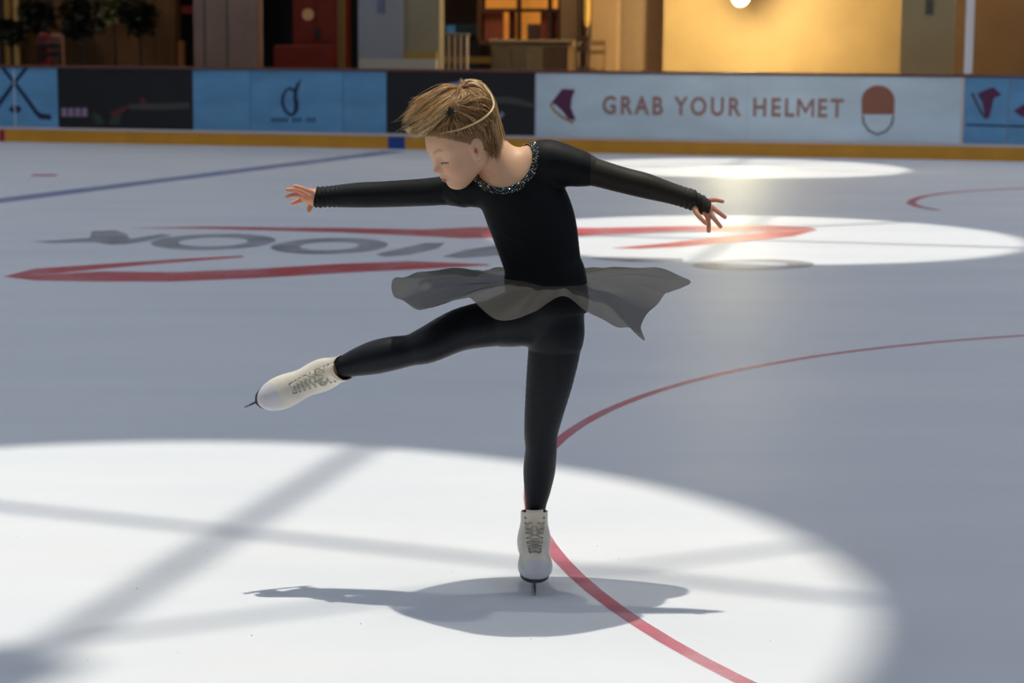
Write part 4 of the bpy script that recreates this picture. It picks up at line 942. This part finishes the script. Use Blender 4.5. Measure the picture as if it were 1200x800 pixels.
# short hair at the side combed to the clip
lock([[(496, 158, -.075), (502, 149, -.085), (514, 139, -.115), KC], [(510, 158.5, -.10), (515, 149, -.11), (522, 138, -.125), KC], [(526, 158, -.122), (526, 148, -.13), (528, 138, -.135), KC],
      [(546, 157, -.138), (541, 147, -.143), (535, 137, -.143), KC], [(564, 151, -.125), (556, 142, -.135), (544, 133, -.14), KC], [(576, 140, -.085), (568, 131, -.11), (550, 126, -.13), KC],
      [(578, 122, -.05), (566, 117, -.085), (548, 119, -.12), KC], [(566, 104, -.04), (556, 108, -.07), (543, 115, -.105), KC]], 760, 0.0034, pw=mixd)
lock([[KC, (538, 138, -.145), (546, 143, -.145), (556, 146, -.14)], [KC, (527, 139, -.142), (522, 147, -.135), (514, 152, -.12)], [KC, (540, 125, -.135), (552, 128, -.13), (562, 134, -.125)]], 110, 0.004, end=0.008, pw=(.1, .2, .0, .35, .35))
# crown hair between clip and tie, and the far side
lock([[(494, 152, -.06), (495, 134, -.055), (515, 113, -.045), KN], [(515, 140, -.115), (514, 128, -.11), (525, 114, -.08), KN], [KC, (532, 120, -.12), (537, 111, -.08), KN], [(560, 128, -.12), (556, 116, -.105), (548, 108, -.07), KN],
      [(577, 128, -.05), (572, 110, -.05), (556, 101, -.04), KN]], 420, 0.003)
lock([[(492, 150, .0), (500, 125, .02), (520, 108, .0), KN], [(505, 140, .05), (515, 115, .05), (530, 105, .02), KN], [(575, 120, .03), (568, 102, .03), (552, 97, .01), KN]], 200, 0.003)
# the tail blown forward over the head
lock([[KN, (528, 102, -.03), (508, 111, -.05), (488, 126, -.06), (470, 141, -.05)], [KN, (522, 106, -.06), (502, 119, -.085), (487, 132, -.09), (475, 145, -.08)],
      [KN, (524, 100, .0), (502, 109, .0), (489, 116, .0), (485, 120, .0)], [(537, 110, -.06), (524, 116, -.10), (508, 129, -.12), (494, 143, -.115), (480, 150, -.09)],
      [KN, (520, 103, -.02), (505, 112, -.03), (490, 119, -.03), (486, 130, -.03)], [KN, (520, 104, -.04), (500, 116, -.07), (486, 130, -.07), (472, 143, -.06)]], 760, 0.0030, end=0.007, pw=mixl)
lock([[(534, 116, -.11), (518, 127, -.135), (506, 140, -.13), (497, 153, -.11)], [(532, 122, -.125), (516, 137, -.14), (505, 147, -.13), (490, 155, -.09)], [(530, 118, -.115), (512, 130, -.13), (499, 143, -.115), (484, 153, -.08)]], 190, 0.0036, end=0.008, pw=(.4, .1, .45, .05, 0))
# the lock looping over the back and down the nape
lock([[KN, (549, 97, -.03), (562, 98, -.03), (574, 113, -.03), (581, 135, -.03), (587, 160, -.03), (589, 184, -.03)], [KN, (550, 100, -.04), (561, 103, -.05), (571, 120, -.06), (577, 145, -.06), (581, 168, -.06), (582, 190, -.055)],
      [KN, (546, 95, .0), (564, 97, .02), (578, 116, .02), (585, 140, .01), (591, 162, .0), (593, 180, .0)]], 560, 0.0027, pw=(.3, .3, .12, .2, .08))
lock([[(572, 138, -.085), (573, 155, -.075), (575, 172, -.06), (579, 188, -.05)], [(580, 138, -.04), (583, 158, -.035), (586, 174, -.03), (590, 187, -.025)], [(566, 148, -.10), (569, 160, -.09), (572, 174, -.075), (575, 184, -.06)]], 380, 0.003, pw=(.18, .3, .04, .3, .18))
lock([[(566, 99, -.04), (576, 113, -.06), (578, 126, -.10), (566, 139, -.14), (545, 149.5, -.155), (515, 157, -.13)]], 46, 0.0008, r=(.0008, .0013), pw=(.05, 0, .95, 0, 0))
lock([[(495, 153, -.06), (488, 152, -.05), (480, 151, -.04), (474, 149, -.03)], [(500, 156, -.09), (490, 158, -.085), (484, 157, -.08), (479, 154, -.07)]], 70, 0.0025, end=0.007, pw=(.5, .1, .4, 0, 0))
lock([[(545, 100, -.02), (540, 96, -.02), (536, 92.5, -.02)], [(550, 98, -.02), (556, 95, -.02), (566, 95, -.01)]], 40, 0.002, end=0.006)
lock([[KN, (520, 101, -.03), (498, 113, -.06), (480, 130, -.06), (468, 142, -.05)], [(520, 125, -.12), (512, 130, -.12), (503, 137, -.12), (492, 147, -.10), (478, 153, -.08)], [(560, 100, -.03), (572, 108, -.04), (579, 122, -.04), (586, 145, -.04), (594, 170, -.04)]], 70, 0.006, end=0.016, r=(.0004, .0007), pw=(.4, .2, .4, 0, 0))
hv = np.array(hv); st_o = np_mesh('loose_strands', hv, np.array(hfq), M_HAIR, scalp, BASE, cols=np.array(hcol)); st_o['kind'] = 'stuff'
# small dark hair clip
M_CLIP = mat('dark_clip', srgb(48, 32, 24), 0.4)
cl = MB(); c0 = J(528, 131, -.152)
for k in range(7):
    q = 2 * math.pi * k / 7; d = np.array([math.cos(q), -0.25, math.sin(q)]) * 0.017
    e = np.array([-math.sin(q), 0, math.cos(q)]) * 0.004
    cl.add([c0 + e * 0.6, c0 + d * 0.5 + e, c0 + d, c0 + d * 0.5 - e, c0 - e * 0.6, c0 + d * 0.5 + np.array([0, -0.004, 0])], [[0, 1, 5], [1, 2, 5], [2, 3, 5], [3, 4, 5], [4, 0, 5], [0, 4, 3, 2, 1]])
cl.build('hair_clip', M_CLIP, person)

# ------------------------------------------------------------------ skates
M_LEATH = mat('white_leather', srgb(226, 220, 205), 0.45, noise=0.06, nscale=30, bump=0.06, bscale=120)
M_TOE = mat('white_toe_leather', srgb(216, 214, 218), 0.35); M_TONGUE = mat('cream_padding', srgb(232, 222, 200), 0.7)
M_LACE = mat('grey_white_lace', srgb(186, 180, 166), 0.8); M_EYE = mat('dark_eyelet', srgb(60, 52, 46), 0.5)
M_SOLE = mat('dark_sole', srgb(58, 54, 52), 0.5); M_LIN = mat('tan_lining', srgb(178, 122, 82), 0.7)
M_STEEL = mat('blade_steel', srgb(150, 150, 152), 0.22, metal=1.0)
BX = np.array([0, 1.0, 0])
shell = [ellp((-0.018, 0, 0.050), (0.046, 0.036, 0.050), 0.02), cone((-0.010, 0, 0.06), 0.040, (-0.002, 0, 0.185), 0.041, 0.02, axis=BX, flat=0.94),
         cone((0.0, 0, 0.085), 0.040, (0.075, 0, 0.032), 0.037, 0.035), ellp((0.075, 0.002, 0.030), (0.06, 0.045, 0.036), 0.025), ellp((0.108, 0.001, 0.024), (0.050, 0.040, 0.029), 0.025)]
boot_prims = shell + [Prim('plane', 0.01, 'int', c=(0, 0, 0.004), n=(0, 0, -1)), Prim('plane', 0.01, 'int', c=(0, 0, 0.176), n=(-0.12, 0, 1)),
                      cone((-0.006, 0, 0.09), 0.030, (-0.002, 0, 0.22), 0.0355, 0.006, 'sub')]
bpos, bq = nets(lambda p, c, r: field(boot_prims, p, c, r), (-0.09, -0.07, -0.01), (0.18, 0.07, 0.21), 0.0022)
def proj(b, base, dirn):              # point of the boot's surface met from outside
    o = np.array([base[0], b, base[1]]); d = np.array([dirn[0], 0, dirn[1]]); d = d / np.linalg.norm(d); t = 0.09
    for _ in range(60):
        p = o + d * t; e = field(shell, p[None])[0]
        if e < 0.0004: break
        t -= max(e * 0.7, 0.0004)
    return o + d * t
front = [((0.070, 0.030), (0.45, 1.0)), ((0.062, 0.036), (0.55, 1)), ((0.052, 0.044), (0.65, 1)), ((0.042, 0.055), (0.75, 1)), ((0.030, 0.068), (0.9, 0.9)), ((0.018, 0.085), (1, 0.7)), ((0.008, 0.105), (1, 0.4)), ((0.003, 0.125), (1, 0.15)), ((0.002, 0.145), (1, 0.02)), ((0.002, 0.162), (1, 0))]
def skate(origin, A, B, C, label):
    Mx = np.array([A, B, C], float)
    def T(p): return origin + np.atleast_2d(p) @ Mx
    root = np_mesh('ice_skate', T(bpos), bq if np.linalg.det(Mx) > 0 else bq[:, ::-1], [M_LEATH, M_TOE, M_LIN], person, BASE); root['label'] = label
    cq = bpos[bq].mean(1); e = field(shell, cq)
    mi = np.where(cq[:, 0] - 0.35 * (cq[:, 2] - 0.03) > 0.112, 1, 0); mi = np.where((e < -0.002) & (cq[:, 2] > 0.06), 2, mi); root.data.polygons.foreach_set('material_index', mi.astype(np.int32))
    def part(name, mb, m, smooth=False): return mesh_obj(name, [T(v)[0] for v in mb.v], mb.f, m, root, smooth)
    # sole and heel
    out = [(-0.060, 0.0), (-0.052, 0.022), (-0.03, 0.031), (0.0, 0.030), (0.04, 0.036), (0.075, 0.042), (0.11, 0.038), (0.14, 0.024), (0.153, 0.0)]
    ol = [np.array(p) for p in catmull([np.array(q) for q in out], 4)]; loop = ol + [np.array([p[0], -p[1]]) for p in ol[::-1][1:-1]]
    sb = MB(); n = len(loop); zb = lambda x: -0.0035 if x > 0.03 else -0.0035 - 0.0145 * min(1, (0.03 - x) / 0.03)
    sb.add([np.array([p[0], p[1], 0.0045]) for p in loop] + [np.array([p[0] * 0.985, p[1] * 0.96, zb(p[0])]) for p in loop], [list(range(n)), list(range(n, 2 * n))[::-1]] + [[k, n + k, n + (k + 1) % n, (k + 1) % n] for k in range(n)])
    part('sole', sb, M_SOLE)
    # blade: mounts, runner and toe pick
    bl = MB()
    prof = [(-0.075, -0.036), (-0.07, -0.046), (-0.03, -0.0505), (0.03, -0.052), (0.09, -0.050), (0.128, -0.045), (0.146, -0.036), (0.156, -0.041), (0.162, -0.034), (0.166, -0.026), (0.160, -0.018), (0.14, -0.022), (0.10, -0.034), (0.03, -0.037), (-0.03, -0.037)]
    bm_ = poly_prism(prof, lambda x, z: np.array([x, 0.002, z]), lambda x, z: np.array([x, -0.002, z])); bl.add(*bm_)
    bl.add(*poly_prism(prof[::-1], lambda x, z: np.array([x, -0.00201, z]), lambda x, z: np.array([x, -0.0019, z])))
    for x0, x1, top in ((-0.052, -0.022, -0.016), (0.055, 0.12, -0.006)):
        bl.add([np.array([x, y, z]) for z, e2 in ((-0.040, 0.002), (top, 0.004)) for x, y in ((x0, -e2), (x1, -e2), (x1, e2), (x0, e2))], [[3, 2, 1, 0], [4, 5, 6, 7], [0, 1, 5, 4], [1, 2, 6, 5], [2, 3, 7, 6], [3, 0, 4, 7]])
        bl.add([np.array([x, y, z]) for z in (top - 0.003, top + 0.001) for x, y in ((x0 - 0.01, -0.018), (x1 + 0.012, -0.018), (x1 + 0.012, 0.018), (x0 - 0.01, 0.018))], [[3, 2, 1, 0], [4, 5, 6, 7], [0, 1, 5, 4], [1, 2, 6, 5], [2, 3, 7, 6], [3, 0, 4, 7]])
    part('blade', bl, M_STEEL)
    # tongue
    tg = MB(); rows = []
    for (bs_, dr) in front[4:] + [((0.006, 0.178), (1, 0)), ((0.010, 0.190), (1, 0))]:
        row = []
        for y in np.linspace(-0.024, 0.024, 9):
            if bs_[1] > 0.17: q = proj(y, (0.002, 0.162), (1, 0)); q = q + np.array([0.004 + (bs_[1] - 0.17) * 0.25, 0, bs_[1] - 0.162])
            else: q = proj(y, bs_, dr)
            row.append(q + np.array([dr[0], 0, dr[1]]) / np.linalg.norm(dr) * (0.002 + 0.003 * (1 - (y / 0.024) ** 2) * (1 if bs_[1] > 0.15 else 0.2)))
        rows.append(row)
    v = [p for r_ in rows for p in r_]; nrow = len(rows)
    f = [[i * 9 + j, i * 9 + j + 1, (i + 1) * 9 + j + 1, (i + 1) * 9 + j] for i in range(nrow - 1) for j in range(8)]
    back = [p - np.array([0.008, 0, 0]) for p in v]; m9 = len(v); f += [[m9 + a2 for a2 in q[::-1]] for q in f]
    rim = [i * 9 for i in range(nrow)] + [(nrow - 1) * 9 + j for j in range(1, 9)] + [i * 9 + 8 for i in range(nrow - 2, -1, -1)] + list(range(7, 0, -1))
    f += [[rim[k], rim[(k + 1) % len(rim)], m9 + rim[(k + 1) % len(rim)], m9 + rim[k]] for k in range(len(rim))]
    tg.add(v + back, f); part('tongue', tg, M_TONGUE, True)
    # eyelets and laces
    eye = MB(); pts = []
    for i, (bs_, dr) in enumerate(front):
        wdt = 0.0135 + 0.0014 * i
        dn = np.array([dr[0], 0, dr[1]]) / np.linalg.norm(dr)
        pr_ = [proj(s_ * wdt, bs_, dr) + dn * 0.0022 for s_ in (-1, 1)]; pts.append((pr_, dn))
        for q in pr_:
            ux = np.array([0, 1.0, 0]); uz = np.cross(dn, ux); nn = 8
            eye.add([q + (ux * math.cos(6.283 * k / nn) + uz * math.sin(6.283 * k / nn)) * 0.0033 + dn * 0.0003 for k in range(nn)], [list(range(nn))])
            eye.add([q + (ux * math.cos(6.283 * k / nn) + uz * math.sin(6.283 * k / nn)) * 0.0033 + dn * 0.0001 for k in range(nn)], [list(range(nn))[::-1]])
    part('eyelets', eye, M_EYE)['kind'] = 'stuff'
    la = MB()
    for i in range(len(pts) - 1):
        (l0, r0), d0 = pts[i]; (l1, r1), d1 = pts[i + 1]
        for s_, e_ in ((l0, r1), (r0, l1)):
            la.tube([s_ + d0 * 0.001, (s_ + e_) / 2 + d0 * 0.0055, e_ + d1 * 0.001], 0.0026, 6)
    (l1, r1), d1 = pts[-2]
    c1 = (l1 + r1) / 2 + d1 * 0.006                       # the bow
    for sy in (-1, 1):
        lp_ = catmull([c1, c1 + np.array([0.004, sy * 0.014, 0.003]), c1 + np.array([0.007, sy * 0.026, -0.010]), c1 + np.array([0.008, sy * 0.018, -0.024]), c1 + np.array([0.005, sy * 0.006, -0.012]), c1], 5)
        la.tube(lp_, 0.0026, 6); la.tube(catmull([c1, c1 + np.array([0.006, sy * 0.006, -0.014]), c1 + np.array([0.012, sy * 0.010, -0.034])], 5), 0.0026, 6)
    lo_ = part('laces', la, M_LACE, True); lo_['kind'] = 'stuff'
    return root
def unit(v): v = np.asarray(v, float); return v / np.linalg.norm(v)
A_s = unit((0.02, -0.985, -0.035)); B_s = unit((0.999, 0.04, 0)); C_s = unit(np.cross(A_s, B_s) if np.cross(A_s, B_s)[2] > 0 else np.cross(B_s, A_s))
C_s = C_s * 0.93
o_s = BASE - 0.135 * A_s + 0.0470 * C_s
skate(o_s, A_s, B_s, C_s, 'white skate standing on its blade')
A_l = unit((-0.84, -0.42, -0.34)) * 0.95; C_l = unit((0.76, -0.55, 0.34)) * 0.95; B_l = unit(np.cross(C_l, A_l)) * 0.95
o_l = J(353, 448, 0.05)
skate(o_l, A_l, B_l, C_l, 'white skate of the lifted leg')
# flecks of ice thrown up round the skate
fl = MB(); rf = np.random.RandomState(5)
for px, py in [(61, 560), (212, 628), (243, 646), (378, 547), (366, 578), (244, 667), (476, 540), (103, 774), (208, 765), (295, 745), (423, 731), (20, 629), (530, 671), (812, 750), (903, 751), (622, 749), (700, 640), (790, 595), (540, 700), (450, 610), (330, 600), (160, 690), (660, 735), (725, 655), (850, 690)]:
    g = G(px, py); r = rf.uniform(0.0015, 0.003); fl.add(g + np.array([0, 0, r * 0.7]) + oct_v * r * rf.uniform(0.7, 1.3, (6, 3)), oct_f)
fo = fl.build('ice_flecks', mat('ice_fleck', (0.95, 0.96, 1, 1), 0.3)); tag(fo, 'tiny white flecks of scraped ice around the skater', 'ice flecks', kind='stuff')
